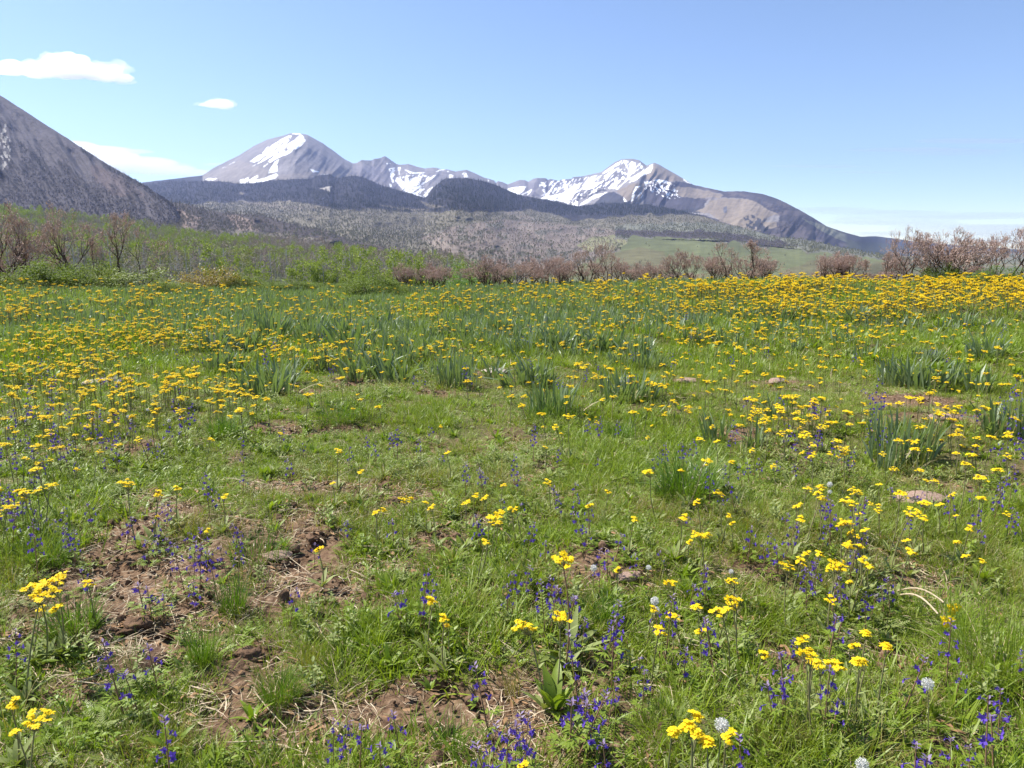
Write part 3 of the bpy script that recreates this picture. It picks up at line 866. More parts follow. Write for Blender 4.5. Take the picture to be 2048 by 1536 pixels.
# ---- small bare mounds at the foot of the steep mountain
_c3 = np.array([(200, 404), (338, 404), (373, 408), (414, 419.6), (443, 424), (473, 428), (508, 428), (543, 435.7), (572, 444.5), (601.6, 453), (660, 465), (704, 479.6), (748, 490), (792, 503), (821, 518), (870, 545), (1000, 600)])


def crest3(px):
    return np.interp(px, _c3[:, 0], _c3[:, 1]), np.interp(px, [200, 500, 1000], [2300, 2100, 1500])


def base3(px):
    return np.interp(px, [200, 500, 850, 1000], [520, 540, 590, 640]), np.full(px.shape, 1000.0)


def paint3(px, py):
    n2 = fbm(px * 0.05, py * 0.14, 68, 4)
    C = np.array([0.070, 0.060, 0.058]) * (0.6 + 0.8 * n2)[..., None]
    wx, wy = warp(px, py, 3, 0.07, 63)
    for poly in [[(300, 115), (420, 150), (520, 190), (515, 240), (420, 290), (380, 240)], [(690, 165), (780, 180), (870, 205), (915, 290), (790, 290), (740, 240)]]:
        mm = inpoly(wx, wy, sc_poly(poly, 250, 380, 3.413)); C[mm] = np.array([0.185, 0.142, 0.122]) * (0.8 + 0.4 * n2[mm])[:, None]
    mm = wy > np.interp(px, [200, 480, 600, 850], [452, 460, 470, 520]); C[mm] = np.array([0.13, 0.115, 0.09]) * (0.6 + 0.8 * n2[mm])[:, None]
    return C


layer('bare_hill', np.linspace(200, 1000, 330), 110, crest3, base3, lambda s: s ** 1.2, lambda px, py, s: (fbm(px * 0.018, py * 0.03, 37, 3) - 0.5) * 420 * sstep(0, 0.2, 1 - s), paint3, hillmat('mound_surface', 0.08, 0.02, 0.4, 0.25), (0.6, 5), jag=1.5)

# ---- steep grey mountainside
_c4 = np.array([(-900, -330), (-500, -120), (-200, 60), (0, 190.5), (47, 220), (89, 248), (131, 274), (150, 286.6), (187.5, 311), (225, 334.7), (276.5, 363), (304.7, 381.5), (333, 400), (351.5, 416.7), (368, 445), (395, 470), (440, 500)])


def crest4(px):
    return np.interp(px, _c4[:, 0], _c4[:, 1]), np.interp(px, [-900, 0, 200, 440], [3000, 2650, 2350, 1750])


def base4(px):
    return np.interp(px, [-900, 300, 440], [480, 490, 512]), np.interp(px, [-900, 0, 300, 440], [1500, 1450, 1400, 1350])


def relief4(px, py, s):
    u = px * 0.82 - py * 0.57
    g = (np.abs(fbm(u * 0.035, (px * 0.57 + py * 0.82) * 0.009, 47, 4) - 0.5) * 2 - 0.4) * 130
    return g * sstep(0, 0.08, 1 - s)


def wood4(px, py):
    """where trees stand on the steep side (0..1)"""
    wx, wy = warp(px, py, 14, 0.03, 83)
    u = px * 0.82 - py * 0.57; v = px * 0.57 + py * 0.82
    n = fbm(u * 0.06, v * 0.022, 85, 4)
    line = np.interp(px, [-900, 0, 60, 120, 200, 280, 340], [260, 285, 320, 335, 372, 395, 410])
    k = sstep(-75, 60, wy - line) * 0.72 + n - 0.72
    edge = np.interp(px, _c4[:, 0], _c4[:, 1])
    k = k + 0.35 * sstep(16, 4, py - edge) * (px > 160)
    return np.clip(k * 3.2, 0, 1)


def paint4(px, py):
    n = fbm(px * 0.05, py * 0.05, 87, 4)
    C = np.array([0.098, 0.088, 0.094]) * (0.82 + 0.36 * n)[..., None]
    mm = inpoly(*warp(px, py, 10, 0.05, 88), [(180, 330), (230, 345), (290, 390), (240, 400), (190, 370)]); C[mm] = C[mm] * [1.10, 0.98, 0.92]
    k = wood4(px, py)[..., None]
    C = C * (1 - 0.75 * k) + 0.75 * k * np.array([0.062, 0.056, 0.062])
    rk = inpoly(px, py, [(0, 262), (10, 240), (22, 290), (20, 320), (6, 340), (0, 330)]) & (vn(px * 0.35, py * 0.16, 3) > 0.5)
    C[rk] = [0.36, 0.34, 0.32]
    return C


layer('steep_mountain', np.linspace(-480, 440, 480), 260, crest4, base4, lambda s: s ** 0.95, relief4, paint4, hillmat('scree_surface', 0.09, 0.02, 0.5, 0.2), (0.8, 6), jag=1.5)

# ---- gentle aspen hillside close beyond the meadow
_c5 = np.array([(-700, 424), (14, 430), (131, 440), (234, 454), (305, 464), (338, 470), (402, 482), (455, 489), (560, 498), (650, 510), (720, 522), (800, 538), (886, 546), (929, 556), (955, 572), (985, 588), (1010, 612), (1100, 680)])


def crest5(px):
    return np.interp(px, _c5[:, 0], _c5[:, 1]), np.interp(px, [-700, 0, 300, 500, 800, 950, 1100], [1000, 980, 900, 800, 600, 480, 420])


def base5(px):
    return np.interp(px, [-700, 800, 1100], [640, 660, 700]), np.full(px.shape, 105.0)


layer('aspen_hillside', np.linspace(-700, 1100, 260), 90, crest5, base5, lambda s: np.interp(s, [0, .3, .55, .75, 1], [0, .12, .3, .55, 1]), lambda px, py, s: 0 * px,
      lambda px, py: np.array([0.080, 0.092, 0.040]) * (0.7 + 0.6 * fbm(px * 0.03, py * 0.1, 95, 3))[..., None], hillmat('hillside_floor', 0.3, 0.06, 0.3, 0.25), (0.4, 4))

# ------------------------------------------------------------------ air
bpy.context.view_layer.update()
hz = mesh_from('haze', np.array([(x, y, z) for z in (-97.0, 1330.0) for y in (-10900.0, 10900.0) for x in (-10900.0, 10900.0)]),
               [(0, 2, 3, 1), (4, 5, 7, 6), (0, 1, 5, 4), (2, 6, 7, 3), (0, 4, 6, 2), (1, 3, 7, 5)], smooth=False)
m, nt, out = mat_new('air')
pv = nt.nodes.new('ShaderNodeVolumePrincipled')
pv.inputs['Color'].default_value = (0.52, 0.62, 1.0, 1)
pv.inputs['Density'].default_value = 4.3e-5
pv.inputs['Anisotropy'].default_value = 0.55
pv.inputs['Density Attribute'].default_value = ''
nt.links.new(pv.outputs[0], out.inputs['Volume'])
m.cycles.homogeneous_volume = True
hz.materials.append(m)
tag(obj('haze', hz), 'thin blue haze filling the air before the far mountains', None, None, 'stuff')


# ------------------------------------------------------------------ clouds: bodies of scattering droplets
def cloud(blobs, D, density, voxel, label, seed, flat=None, lump=0.85, veil=None):
    rng = np.random.default_rng(seed)
    b = np.array(blobs, float)
    mb = MB(); V0, T0 = ico(4)
    for cx, cy_, rx, ry in b[:, :4]:
        k = rng.random() * 50
        nz = 1 + lump * (fbm(V0[:, 0] * 1.7 + V0[:, 1] * 0.7 + k, V0[:, 2] * 1.7 - V0[:, 1] * 0.9 + k, seed, 4) - 0.5)
        q = V0 * nz[:, None]
        ppx = cx + q[:, 0] * rx; ppy = cy_ - q[:, 2] * ry
        if flat is not None:
            fl = np.interp(ppx, *flat); ppy = np.where(ppy > fl, fl + (ppy - fl) * 0.25, ppy)
        mb.add(at_depth(ppx, ppy, D + q[:, 1] * min(rx, ry * 2.5) / F * D), None, T0)
    V = np.concatenate(mb.V); c = V.mean(0); mb.V = [x - c for x in mb.V]
    m, nt, out = mat_new('cloud_droplets')
    v = nt.nodes.new('ShaderNodeVolumeScatter'); v.inputs['Color'].default_value = (1, 1, 1, 1); v.inputs['Density'].default_value = density; v.inputs['Anisotropy'].default_value = 0.55
    nt.links.new(v.outputs[0], out.inputs['Volume']); m.cycles.homogeneous_volume = True
    o = obj('cloud', mb.mesh('cloud', [m])); o.location = c
    r = o.modifiers.new('join', 'REMESH'); r.mode = 'VOXEL'; r.voxel_size = voxel; r.use_smooth_shade = True
    if veil:
        # thinner droplets drifting off around the body
        mb = MB()
        for cx, cy_, rx, ry in b[:, :4]:
            for g in range(3):
                k = rng.random() * 50
                nz = 1 + 1.5 * (fbm(V0[:, 0] * 2.4 + V0[:, 1] * 1.1 + k, V0[:, 2] * 2.4 - V0[:, 1] * 1.3 + k, seed + 3, 4) - 0.5)
                q = V0 * nz[:, None] * rng.uniform(0.5, 0.95)
                ox, oy = rng.normal(0, 0.42, 2)
                ppx = cx + ox * rx + q[:, 0] * rx; ppy = cy_ + oy * ry - q[:, 2] * ry
                if flat is not None:
                    fl = np.interp(ppx, *flat) + 2; ppy = np.where(ppy > fl, fl + (ppy - fl) * 0.35, ppy)
                mb.add(at_depth(ppx, ppy, D + q[:, 1] * min(rx, ry * 2.5) / F * D) - c, None, T0)
        m2 = m.copy(); m2.node_tree.nodes[[n.name for n in m2.node_tree.nodes if n.type == 'VOLUME_SCATTER'][0]].inputs['Density'].default_value = density * veil
        v2 = obj('veil', mb.mesh('veil', [m2]), o)
        r = v2.modifiers.new('join', 'REMESH'); r.mode = 'VOXEL'; r.voxel_size = voxel; r.use_smooth_shade = True
    return tag(o, label, 'cloud')


cloud([(-40, 138, 60, 17), (20, 137, 42, 16), (75, 142, 40, 17), (105, 128, 28, 20), (135, 124, 40, 20), (150, 142, 60, 20), (205, 148, 40, 18), (228, 142, 16, 13), (248, 157, 22, 9)], 12500, 0.0045, 14,
      'long puffy white cloud above the steep grey mountainside', 3, ([-100, 0, 60, 130, 200, 270], [148, 148, 155, 162, 168, 163]), veil=0.3)
cloud([(432, 207, 24, 9), (448, 210, 18, 10), (416, 209, 20, 5)], 12500, 0.006, 8, 'small lone white cloud puff high beside the snowy cone peak', 4, ([390, 470], [216, 219]), veil=0.3)
cloud([(130, 300, 80, 20), (190, 300, 80, 10), (240, 303, 70, 6), (180, 318, 110, 22), (260, 327, 95, 16), (320, 340, 75, 12), (380, 346, 45, 8), (150, 345, 140, 12), (430, 328, 24, 3)], 21000, 0.0014, 22,
      'flat white cloud bank between the steep mountainside and the cone peak', 5, None, 0.4, veil=0.3)
cloud([(1660, 418, 90, 5), (1760, 424, 150, 6), (1880, 434, 190, 6), (2020, 428, 200, 5), (1790, 446, 150, 5), (1960, 455, 200, 7), (2100, 466, 200, 9), (1830, 468, 150, 6), (1990, 482, 170, 7), (2250, 445, 150, 9), (1720, 437, 60, 4)], 29000, 0.0006, 45,
      'thin streaky cloud bank low over the plain beside the long shoulder', 6, None, 0.9)
cloud([(1840, 300, 150, 5), (1960, 282, 140, 6), (1900, 308, 100, 3)], 29000, 0.0006, 45, 'faint high wisp of cloud in the blue sky over the long shoulder', 7, None, 0.9)
cloud([(1650, 333, 110, 4), (1720, 345, 90, 3)], 29000, 0.0006, 40, 'fainter short wisp of cloud left of the high one over the long shoulder', 8, None, 0.9)
# ================================================================== plants of the meadow
def grass_tuft(name, n, rad, h, w, mat, k=4, lean=0.5, bend=0.9, seed=0, dead=0.0, spread=1.0):
    rng = np.random.default_rng(seed)
    mb = MB()
    r = rad * np.sqrt(rng.random(n)); a = rng.random(n) * 6.283
    base = np.stack([r * np.cos(a), r * np.sin(a), np.full(n, -0.012)], -1)
    az = a + rng.normal(0, 0.9, n)
    L = h * rng.uniform(0.45, 1.1, n)
    el = np.clip(R(88) - np.abs(rng.normal(0, lean, n)) * spread, R(25), R(90))
    strips(mb, base, az, L, w * rng.uniform(0.7, 1.25, n), el, bend * rng.uniform(0.2, 1.5, n), k, rng=rng, m=0, sway=0.35)
    nd = int(n * dead)
    if nd:
        r = rad * rng.random(nd); a = rng.random(nd) * 6.283
        base = np.stack([r * np.cos(a), r * np.sin(a), np.full(nd, -0.005)], -1)
        strips(mb, base, a, h * rng.uniform(0.3, 0.8, nd), w * 0.8, rng.uniform(0.1, 0.9, nd), rng.uniform(0, 0.8, nd), 3, rng=rng, m=1)
    return mb.mesh(name, [mat, M_STRAW], False)


def leafprof(t):
    return np.sin(np.pi * np.clip(t * 0.94 + 0.04, 0, 1) ** 0.75) * 0.93 + 0.07


def rosette(name, n, L, w, mat, seed, el=(0.2, 1.1), fold=0.25, stems=0):
    rng = np.random.default_rng(seed); mb = MB()
    a = np.arange(n) * 2.4 + rng.normal(0, 0.3, n)
    base = np.stack([0.008 * np.cos(a), 0.008 * np.sin(a), np.zeros(n)], -1)
    ln = L * rng.uniform(0.6, 1.15, n)
    strips(mb, base, a, ln, w * ln / L, rng.uniform(*el, n), rng.uniform(0.2, 0.9, n), 4, leafprof, fold, 0, rng.uniform(-0.3, 0.3, n), rng)
    for s in range(stems):
        b = np.array([rng.normal(0, 0.02), rng.normal(0, 0.02), 0]); h = rng.uniform(0.06, 0.13)
        top = b + [rng.normal(0, 0.015), rng.normal(0, 0.015), h]
        prisms(mb, [b], [top], 0.0014, 0.001, 3, 0, 0.3)
        q = 9; t = np.linspace(0.2, 1, q)
        aa = np.arange(q) * 2.4 + rng.random()
        strips(mb, b + (top - b) * t[:, None], aa, np.full(q, 0.035) * rng.uniform(0.6, 1.1, q), 0.012, rng.uniform(0.1, 0.9, q), 0.4, 3, leafprof, fold, 0, 0.0, rng)
    return mb.mesh(name, [mat])


def feather(name, n, L, seed, mat):
    """finely divided leaves, low grey-green mats"""
    rng = np.random.default_rng(seed); mb = MB()
    for q in range(n):
        a = rng.random() * 6.283; b = np.array([rng.normal(0, 0.03), rng.normal(0, 0.03), 0])
        l = L * rng.uniform(0.6, 1.2); el = rng.uniform(0.15, 0.9); be = rng.uniform(0.3, 0.8)
        t = np.linspace(0.12, 1, 9); e = el - be * t * 0.5
        C = b + np.stack([np.cos(a) * np.cos(e) * t * l, np.sin(a) * np.cos(e) * t * l, np.sin(e) * t * l], -1)
        prisms(mb, [b], [C[-1]], 0.0010, 0.0006, 3, 0, 0.4)
        for sgn in (-1, 1):
            strips(mb, C, np.full(9, a) + sgn * 1.0, 0.018 * (1.15 - t) + 0.004, 0.0042, rng.uniform(0.1, 0.6, 9), 0.3, 2, None, 0, 0, 0.0, rng, tint=rng.random())
    return mb.mesh(name, [mat], False)


def litter(name, n, rad, seed):
    rng = np.random.default_rng(seed); mb = MB()
    r = rad * np.sqrt(rng.random(n)); a = rng.random(n) * 6.283
    base = np.stack([r * np.cos(a), r * np.sin(a), rng.uniform(0.002, 0.014, n)], -1)
    strips(mb, base, rng.random(n) * 6.283, rng.uniform(0.02, 0.10, n), rng.uniform(0.0012, 0.0035, n), rng.uniform(-0.05, 0.12, n), rng.uniform(-0.1, 0.3, n), 3, rng=rng, sway=0.6)
    q = n // 5
    r = rad * np.sqrt(rng.random(q)); a = rng.random(q) * 6.283
    base = np.stack([r * np.cos(a), r * np.sin(a), rng.uniform(0.003, 0.016, q)], -1)
    strips(mb, base, rng.random(q) * 6.283, rng.uniform(0.015, 0.045, q), rng.uniform(0.006, 0.014, q), rng.uniform(0, 0.5, q), rng.uniform(-0.6, 0.9, q), 3, leafprof, 0.3, 1, rng=rng)
    return mb.mesh(name, [M_STRAW, M_BROWNLEAF])


def lumpy(name, seed, mat, flat=0.6, sub=2, amp=0.35):
    rng = np.random.default_rng(seed); V, T = ico(sub)
    d = np.ones(len(V))
    for q in range(9):
        n = rng.normal(0, 1, 3); n /= np.linalg.norm(n)
        d = np.minimum(d, rng.uniform(0.62, 1.0) / np.maximum((V @ n), 0.25)) if q < 6 else d
    d = np.clip(d, 0.4, 1) + rng.normal(0, 0.03, len(V))
    V = V * d[:, None] * [1, rng.uniform(0.65, 1), flat]
    return mesh_from(name, V, None, T, [mat], None, np.full((len(V), 3), rng.random()), False)


def flower_heads(mb, C, rad, petals=9, rng=RNG, lo=False, m0=0):
    """ray flowers with a domed disc; C centres"""
    n = len(C)
    rad = np.broadcast_to(rad, (n,))
    a = (np.arange(petals) / petals * 6.283)[None] + rng.random((n, 1)) * 6.283 + rng.normal(0, 0.12, (n, petals))
    base = C[:, None] + np.stack([np.cos(a), np.sin(a), 0 * a], -1) * (rad * 0.28)[:, None, None]
    L = (rad * 0.78)[:, None] * rng.uniform(0.75, 1.1, (n, petals))
    W_ = (rad * (0.46 if not lo else 0.80))[:, None] * np.ones((1, petals))
    tilt = rng.normal(0.1, 0.25, (n, 1)) + rng.normal(0, 0.18, (n, petals))
    strips(mb, base.reshape(-1, 3), a.ravel(), L.ravel(), W_.ravel(), tilt.ravel(), rng.uniform(0.3, 1.1, n * petals), 1 if lo else 3, (lambda t: np.ones_like(t)) if lo else (lambda t: np.array([0.5, 0.95, 1.0, 0.45])), 0, m0, 0.0, rng)
    # disc
    q = 6 if not lo else 5
    b = np.arange(q) / q * 6.283
    ring = np.stack([np.cos(b), np.sin(b), 0 * b], -1)
    V = np.concatenate([C[:, None] + ring[None] * (rad * 0.34)[:, None, None], C[:, None] + ring[None] * (rad * 0.22)[:, None, None] + [[[0, 0, 1]]] * (rad * 0.17)[:, None, None],
                        C[:, None] + [[[0, 0, 1]]] * (rad * 0.24)[:, None, None]], 1)
    s = 2 * q + 1; j = np.arange(q); j2 = (j + 1) % q; o = np.arange(n)[:, None] * s
    Qd = np.stack([o + j, o + j2, o + q + j2, o + q + j], -1); Td = np.stack([o + q + j, o + q + j2, o + 2 * q + 0 * j], -1)
    mb.add(V, Qd, Td, m0 + 1, np.full((V.shape[0] * V.shape[1], 3), 0.5))
    # green cup below
    cup = np.concatenate([C[:, None] + ring[None] * (rad * 0.34)[:, None, None] - [[[0, 0, 0.001]]], C[:, None] - [[[0, 0, 1]]] * (rad * 0.42)[:, None, None]], 1)
    o = np.arange(n)[:, None] * (q + 1)
    Tc = np.stack([o + j2, o + j, o + q + 0 * j], -1)
    mb.add(cup, None, Tc, m0 + 2, np.full((n * (q + 1), 3), 0.2))


def head_layout(n, rng, h, spread):
    a = np.arange(n) * 2.4 + rng.random() * 6; r = spread * np.sqrt((np.arange(n) + 0.35) / n)
    z = h - 0.35 * (r / max(spread, 1e-6)) ** 2 * 0.02 + rng.normal(0, 0.006, n)
    return np.stack([r * np.cos(a) + rng.normal(0, .002, n), r * np.sin(a) + rng.normal(0, .002, n), z], -1)


class Ragwort:
    """one kind of yellow flower plant, split into its meshes"""
    def __init__(s, seed, n, h, spread, hr, red=False, leaves=6):
        rng = np.random.default_rng(seed)
        s.h = h; lean = rng.normal(0, 0.03, 2)
        P = head_layout(n, rng, h, spread); P[:, :2] += lean
        fork = np.array([lean[0] * 0.75, lean[1] * 0.75, h - max(0.035, spread * 1.1)])
        mb = MB()
        t = np.linspace(0, 1, 6)[:, None]
        S = np.array([0, 0, -0.02]) * (1 - t) + fork * t + np.concatenate([np.sin(t * 3.1) * rng.normal(0, 0.006), np.sin(t * 3.1) * rng.normal(0, 0.006), 0 * t], 1)
        tube(mb, S, np.linspace(0.0032, 0.0022, 6), 5, 0, 0.8 if red else 0.4)
        mid = (fork + P) / 2 + [0, 0, -0.004]; mid[:, :2] += (P[:, :2] - fork[:2]) * 0.2
        prisms(mb, np.repeat(fork[None], n, 0), mid, 0.0016, 0.0012, 3, 0, 0.4); prisms(mb, mid, P - [0, 0, hr * 0.3], 0.0012, 0.001, 3, 0, 0.4)
        q = 4; tt = np.linspace(0.25, 0.8, q)
        strips(mb, np.stack([np.interp(tt, t[:, 0], S[:, i]) for i in range(3)], -1), np.arange(q) * 2.3, np.linspace(0.05, 0.02, q), 0.010, 1.0, 0.7, 3, leafprof, 0.2, 1, 0.0, rng)
        s.stem = mb.mesh('stem', [M_STEMR if red else M_STEM, M_FEATH])
        mb = MB()
        a = np.arange(leaves) * 2.4 + rng.random() * 6
        L = rng.uniform(0.06, 0.11, leaves)
        strips(mb, np.zeros((leaves, 3)), a, L, 0.022, rng.uniform(0.4, 1.2, leaves), rng.uniform(0.2, 0.9, leaves), 4, leafprof, 0.25, 0, 0.0, rng)
        s.leaves = mb.mesh('basal_leaf', [M_FEATH])
        s.heads = P; s.hr = hr
        mb = MB(); flower_heads(mb, P, hr * rng.uniform(0.85, 1.15, n), 9, rng); s.cluster = mb.mesh('flower_cluster', [M_PETAL, M_DISC, M_STEM])

    def one_head(s, seed):
        mb = MB(); flower_heads(mb, np.zeros((1, 3)), s.hr, 10, np.random.default_rng(seed)); return mb.mesh('flower_head', [M_PETAL, M_DISC, M_STEM])


RW = [Ragwort(101, 9, 0.29, 0.029, 0.0125), Ragwort(102, 12, 0.32, 0.036, 0.0128), Ragwort(103, 6, 0.24, 0.021, 0.0125), Ragwort(104, 4, 0.20, 0.015, 0.013),
      Ragwort(105, 1, 0.26, 0.002, 0.020, leaves=5), Ragwort(106, 10, 0.40, 0.030, 0.0135, red=True, leaves=8)]
HEADS = [RW[0].one_head(i) for i in range(4)]


def far_ragwort(name, seed, n, h, spread, hr):
    rng = np.random.default_rng(seed); mb = MB()
    P = head_layout(n, rng, h, spread)
    prisms(mb, [[0, 0, -0.02]], [[0, 0, h - 0.03]], 0.0035, 0.0028, 3, 2, 0.4)
    prisms(mb, np.repeat([[0, 0, h - 0.035]], n, 0), P - [0, 0, hr * 0.3], 0.0016, 0.0014, 3, 2, 0.4)
    flower_heads(mb, P, hr, 6, rng, True)
    return mb.mesh(name, [M_PETAL, M_DISC, M_STEM], False)


FARW = [far_ragwort('far_flower', 120 + i, n, h, sp, hr) for i, (n, h, sp, hr) in enumerate([(6, .26, .025, .0135), (9, .29, .032, .0135), (5, .22, .019, .0135), (3, .19, .014, .014), (11, .28, .036, .0135)])]


# ---- larkspur
def floret(mb, C, az, r, rng, m=0, el=0.15):
    n = len(C)
    for q in range(5):
        th = q / 5 * 6.283 + 0.3
        f = np.stack([np.cos(az) * math.cos(el), np.sin(az) * math.cos(el), np.full(n, math.sin(el))], -1)
        sd_ = np.stack([-np.sin(az), np.cos(az), 0 * az], -1); up = np.cross(f, sd_)
        d = sd_ * math.cos(th) + up * math.sin(th) + f * 0.35
        d /= np.linalg.norm(d, axis=1, keepdims=True)
        a = np.arctan2(d[:, 1], d[:, 0]); e = np.arcsin(np.clip(d[:, 2], -1, 1))
        tw = np.where(np.abs(math.sin(th)) > 0.5, 0.2, 1.2) * np.ones(n)
        strips(mb, C, a, r * rng.uniform(0.8, 1.15, n), r * 0.75, e, 0.35, 2, lambda t: np.array([0.35, 1.0, 0.3]), 0, m, tw, rng)
    back = C - np.stack([np.cos(az), np.sin(az), -0.45 + 0 * az], -1) * (r * 1.25)[:, None]
    prisms(mb, C, back, r * 0.16, r * 0.05, 3, m, 0.3)


class Larkspur:
    def __init__(s, seed, n, h, frac=0.5, r=0.0135):
        rng = np.random.default_rng(seed); s.h = h
        lean = rng.normal(0, 0.02, 2); top = np.array([lean[0], lean[1], h])
        mb = MB(); t = np.linspace(0, 1, 6)[:, None]
        tube(mb, np.array([0, 0, -0.02]) * (1 - t) + top * t, np.linspace(0.0026, 0.0012, 6), 4, 0, 0.9)
        k = 7; a = np.arange(k) * 2.4; tt = rng.uniform(0.0, 0.42, k)
        for q in range(5):
            strips(mb, top * tt[:, None] + np.stack([np.cos(a), np.sin(a), 0.7 + 0 * a], -1) * 0.022, a + (q - 2) * 0.5, np.full(k, 0.026), 0.006, rng.uniform(0, 0.5, k), 0.4, 2, leafprof, 0.15, 1, 0.0, rng)
        prisms(mb, top * tt[:, None], top * tt[:, None] + np.stack([np.cos(a), np.sin(a), 0.7 + 0 * a], -1) * 0.022, 0.001, 0.0008, 3, 0, 0.3)
        # closed buds at the tip
        nb = 6; tb = np.linspace(0.9, 1.0, nb); ab = np.arange(nb) * 2.1
        strips(mb, top * tb[:, None], ab, np.full(nb, 0.013), 0.006, 0.6, 0.2, 2, leafprof, 0.3, 2, 0.0, rng)
        s.stem = mb.mesh('stem', [M_STEMR, M_FORB, M_PURPLE2])
        tf = np.linspace(1 - frac, 0.93, n); s.az = np.arange(n) * 2.4 + rng.normal(0, 0.4, n)
        out = 0.016 + 0.010 * (1 - (tf - tf[0]) / (tf[-1] - tf[0] + 1e-6))
        s.pos = top * tf[:, None] + np.stack([np.cos(s.az) * out, np.sin(s.az) * out, 0 * out], -1)
        s.size = r * np.linspace(1.1, 0.7, n)
        mb = MB(); floret(mb, s.pos, s.az, s.size, rng)
        s.spike = mb.mesh('flower_spike', [M_PURPLE])


LK = [Larkspur(201, 8, 0.22, .5, .0105), Larkspur(202, 6, 0.18, .5, .0105), Larkspur(203, 10, 0.27, 0.5, .0105), Larkspur(204, 4, 0.14, .5, .0105), Larkspur(205, 7, 0.19, 0.55, 0.0115), Larkspur(206, 3, 0.12, 0.45, 0.011)]
mb = MB(); floret(mb, np.zeros((1, 3)), np.zeros(1), np.array([0.0115]), np.random.default_rng(3)); BLOSSOM = mb.mesh('blossom', [M_PURPLE])


# ---- strap-leaved clumps, bunch grass
def iris(name, n, w, d, h, seed):
    rng = np.random.default_rng(seed); mb = MB()
    base = np.stack([rng.uniform(-w, w, n) * rng.uniform(0.5, 1, n), rng.uniform(-d, d, n), np.full(n, -0.02)], -1)
    a = np.arctan2(base[:, 1], base[:, 0] * 0.6) + rng.normal(0, 0.7, n)
    strips(mb, base, a, h * rng.uniform(0.55, 1.1, n), rng.uniform(0.013, 0.024, n), R(90) - np.abs(rng.normal(0, 0.2, n)), rng.uniform(0.0, 0.55, n) * (1 + (rng.random(n) < 0.12) * 2), 6,
           lambda t: np.clip(np.minimum(0.75 + t, (1 - t) * 3.2), 0.05, 1), 0.18, 0, rng.uniform(-1.2, 1.2, n), rng, sway=0.2)
    nd = n // 10
    strips(mb, base[:nd], a[:nd] + 1, h * rng.uniform(0.5, 0.9, nd), 0.012, rng.uniform(0.3, 1.1, nd), rng.uniform(0.4, 1.6, nd), 5, None, 0.15, 1, rng=rng)
    return mb.mesh(name, [M_IRIS, M_STRAW], False)


G_FINE = [grass_tuft('fine_grass_tuft', 34, 0.055, h, 0.0026, M_GRASS, 4, 0.5, 0.9, 300 + i, 0.12) for i, h in enumerate([0.08, 0.105, 0.065, 0.09])]
G_WIDE = [grass_tuft('wide_grass_tuft', 20, 0.05, h, 0.0048, M_GRASS, 4, 0.55, 0.8, 320 + i, 0.08) for i, h in enumerate([0.07, 0.10, 0.08])]
G_YEL = [grass_tuft('yellow_grass_tuft', 30, 0.055, h, 0.0024, M_GRASSY, 4, 0.5, 0.8, 330 + i, 0.3) for i, h in enumerate([0.11, 0.13])]
G_SHORT = [grass_tuft('short_turf', 46, 0.075, h, 0.0032, M_GRASS, 3, 0.9, 0.7, 340 + i, 0.15) for i, h in enumerate([0.05, 0.065, 0.055])]
FORB = [rosette('broadleaf', n, L, w, M_FORB, 350 + i, el, 0.25, st) for i, (n, L, w, el, st) in enumerate([(9, .055, .021, (.3, 1.2), 0), (12, .045, .017, (.2, 1.1), 1), (7, .075, .025, (.5, 1.3), 0), (10, .05, .014, (.4, 1.3), 3), (6, .04, .02, (.1, .8), 0), (11, .09, .02, (.6, 1.35), 0)])]
FORBG = [rosette('greyleaf', n, L, w, M_FEATH, 360 + i, el, 0.25, st) for i, (n, L, w, el, st) in enumerate([(9, .055, .016, (.3, 1.2), 0), (10, .045, .012, (.4, 1.2), 3)])]
FEA = [feather('feathery_leaf', n, L, 370 + i, M_FEATH) for i, (n, L) in enumerate([(9, .075), (7, .095), (12, .06)])]
FEA2 = [feather('feathery_green_leaf', n, L, 376 + i, M_FORB) for i, (n, L) in enumerate([(9, .06), (8, .075)])]
LIT = [litter('straw_litter', 26, 0.11, 380 + i) for i in range(3)]
CLOD = [lumpy('soil_lump', 390 + i, M_CLOD, 0.65) for i in range(5)]
G_FAR = [grass_tuft('far_grass', 30, 0.12, h, 0.007, M_GRASS, 3, 0.5, 0.7, 400 + i, 0.1) for i, h in enumerate([0.15, 0.18, 0.12, 0.14])]
FORB_FAR = [rosette('far_broadleaf', n, L, w, M_FORB, 410 + i, (.3, 1.3), 0.2, st) for i, (n, L, w, st) in enumerate([(12, .10, .035, 0), (10, .08, .03, 2)])]
IRIS_P = [iris('strap_leaf_clump', n, w, d, h, 420 + i) for i, (n, w, d, h) in enumerate([(60, .16, .10, .30), (40, .10, .08, .28), (26, .06, .05, .30), (80, .24, .12, .28), (34, .12, .07, .24)])]
IRIS_F = [iris('far_strap_leaf', n, w, d, h, 430 + i) for i, (n, w, d, h) in enumerate([(22, .2, .2, .24), (16, .14, .14, .26)])]
BUNCH = [grass_tuft('bunchgrass', n, rad, h, w, M_GRASSB, 6, ln, be, 440 + i, 0.06) for i, (n, rad, h, w, ln, be) in enumerate([(520, .13, .30, .0042, .5, .75), (300, .10, .22, .0036, .45, .6), (160, .06, .24, .0036, .28, .5), (340, .17, .20, .003, .55, .8), (420, .15, .26, .0026, .5, 1.1)])]
BUNCHB = [grass_tuft('bluish_bunchgrass', n, rad, h, w, M_GRASS, 6, ln, be, 450 + i, 0.12) for i, (n, rad, h, w, ln, be) in enumerate([(420, .15, .26, .0024, .6, 1.0), (300, .12, .22, .0022, .6, 0.9)])]
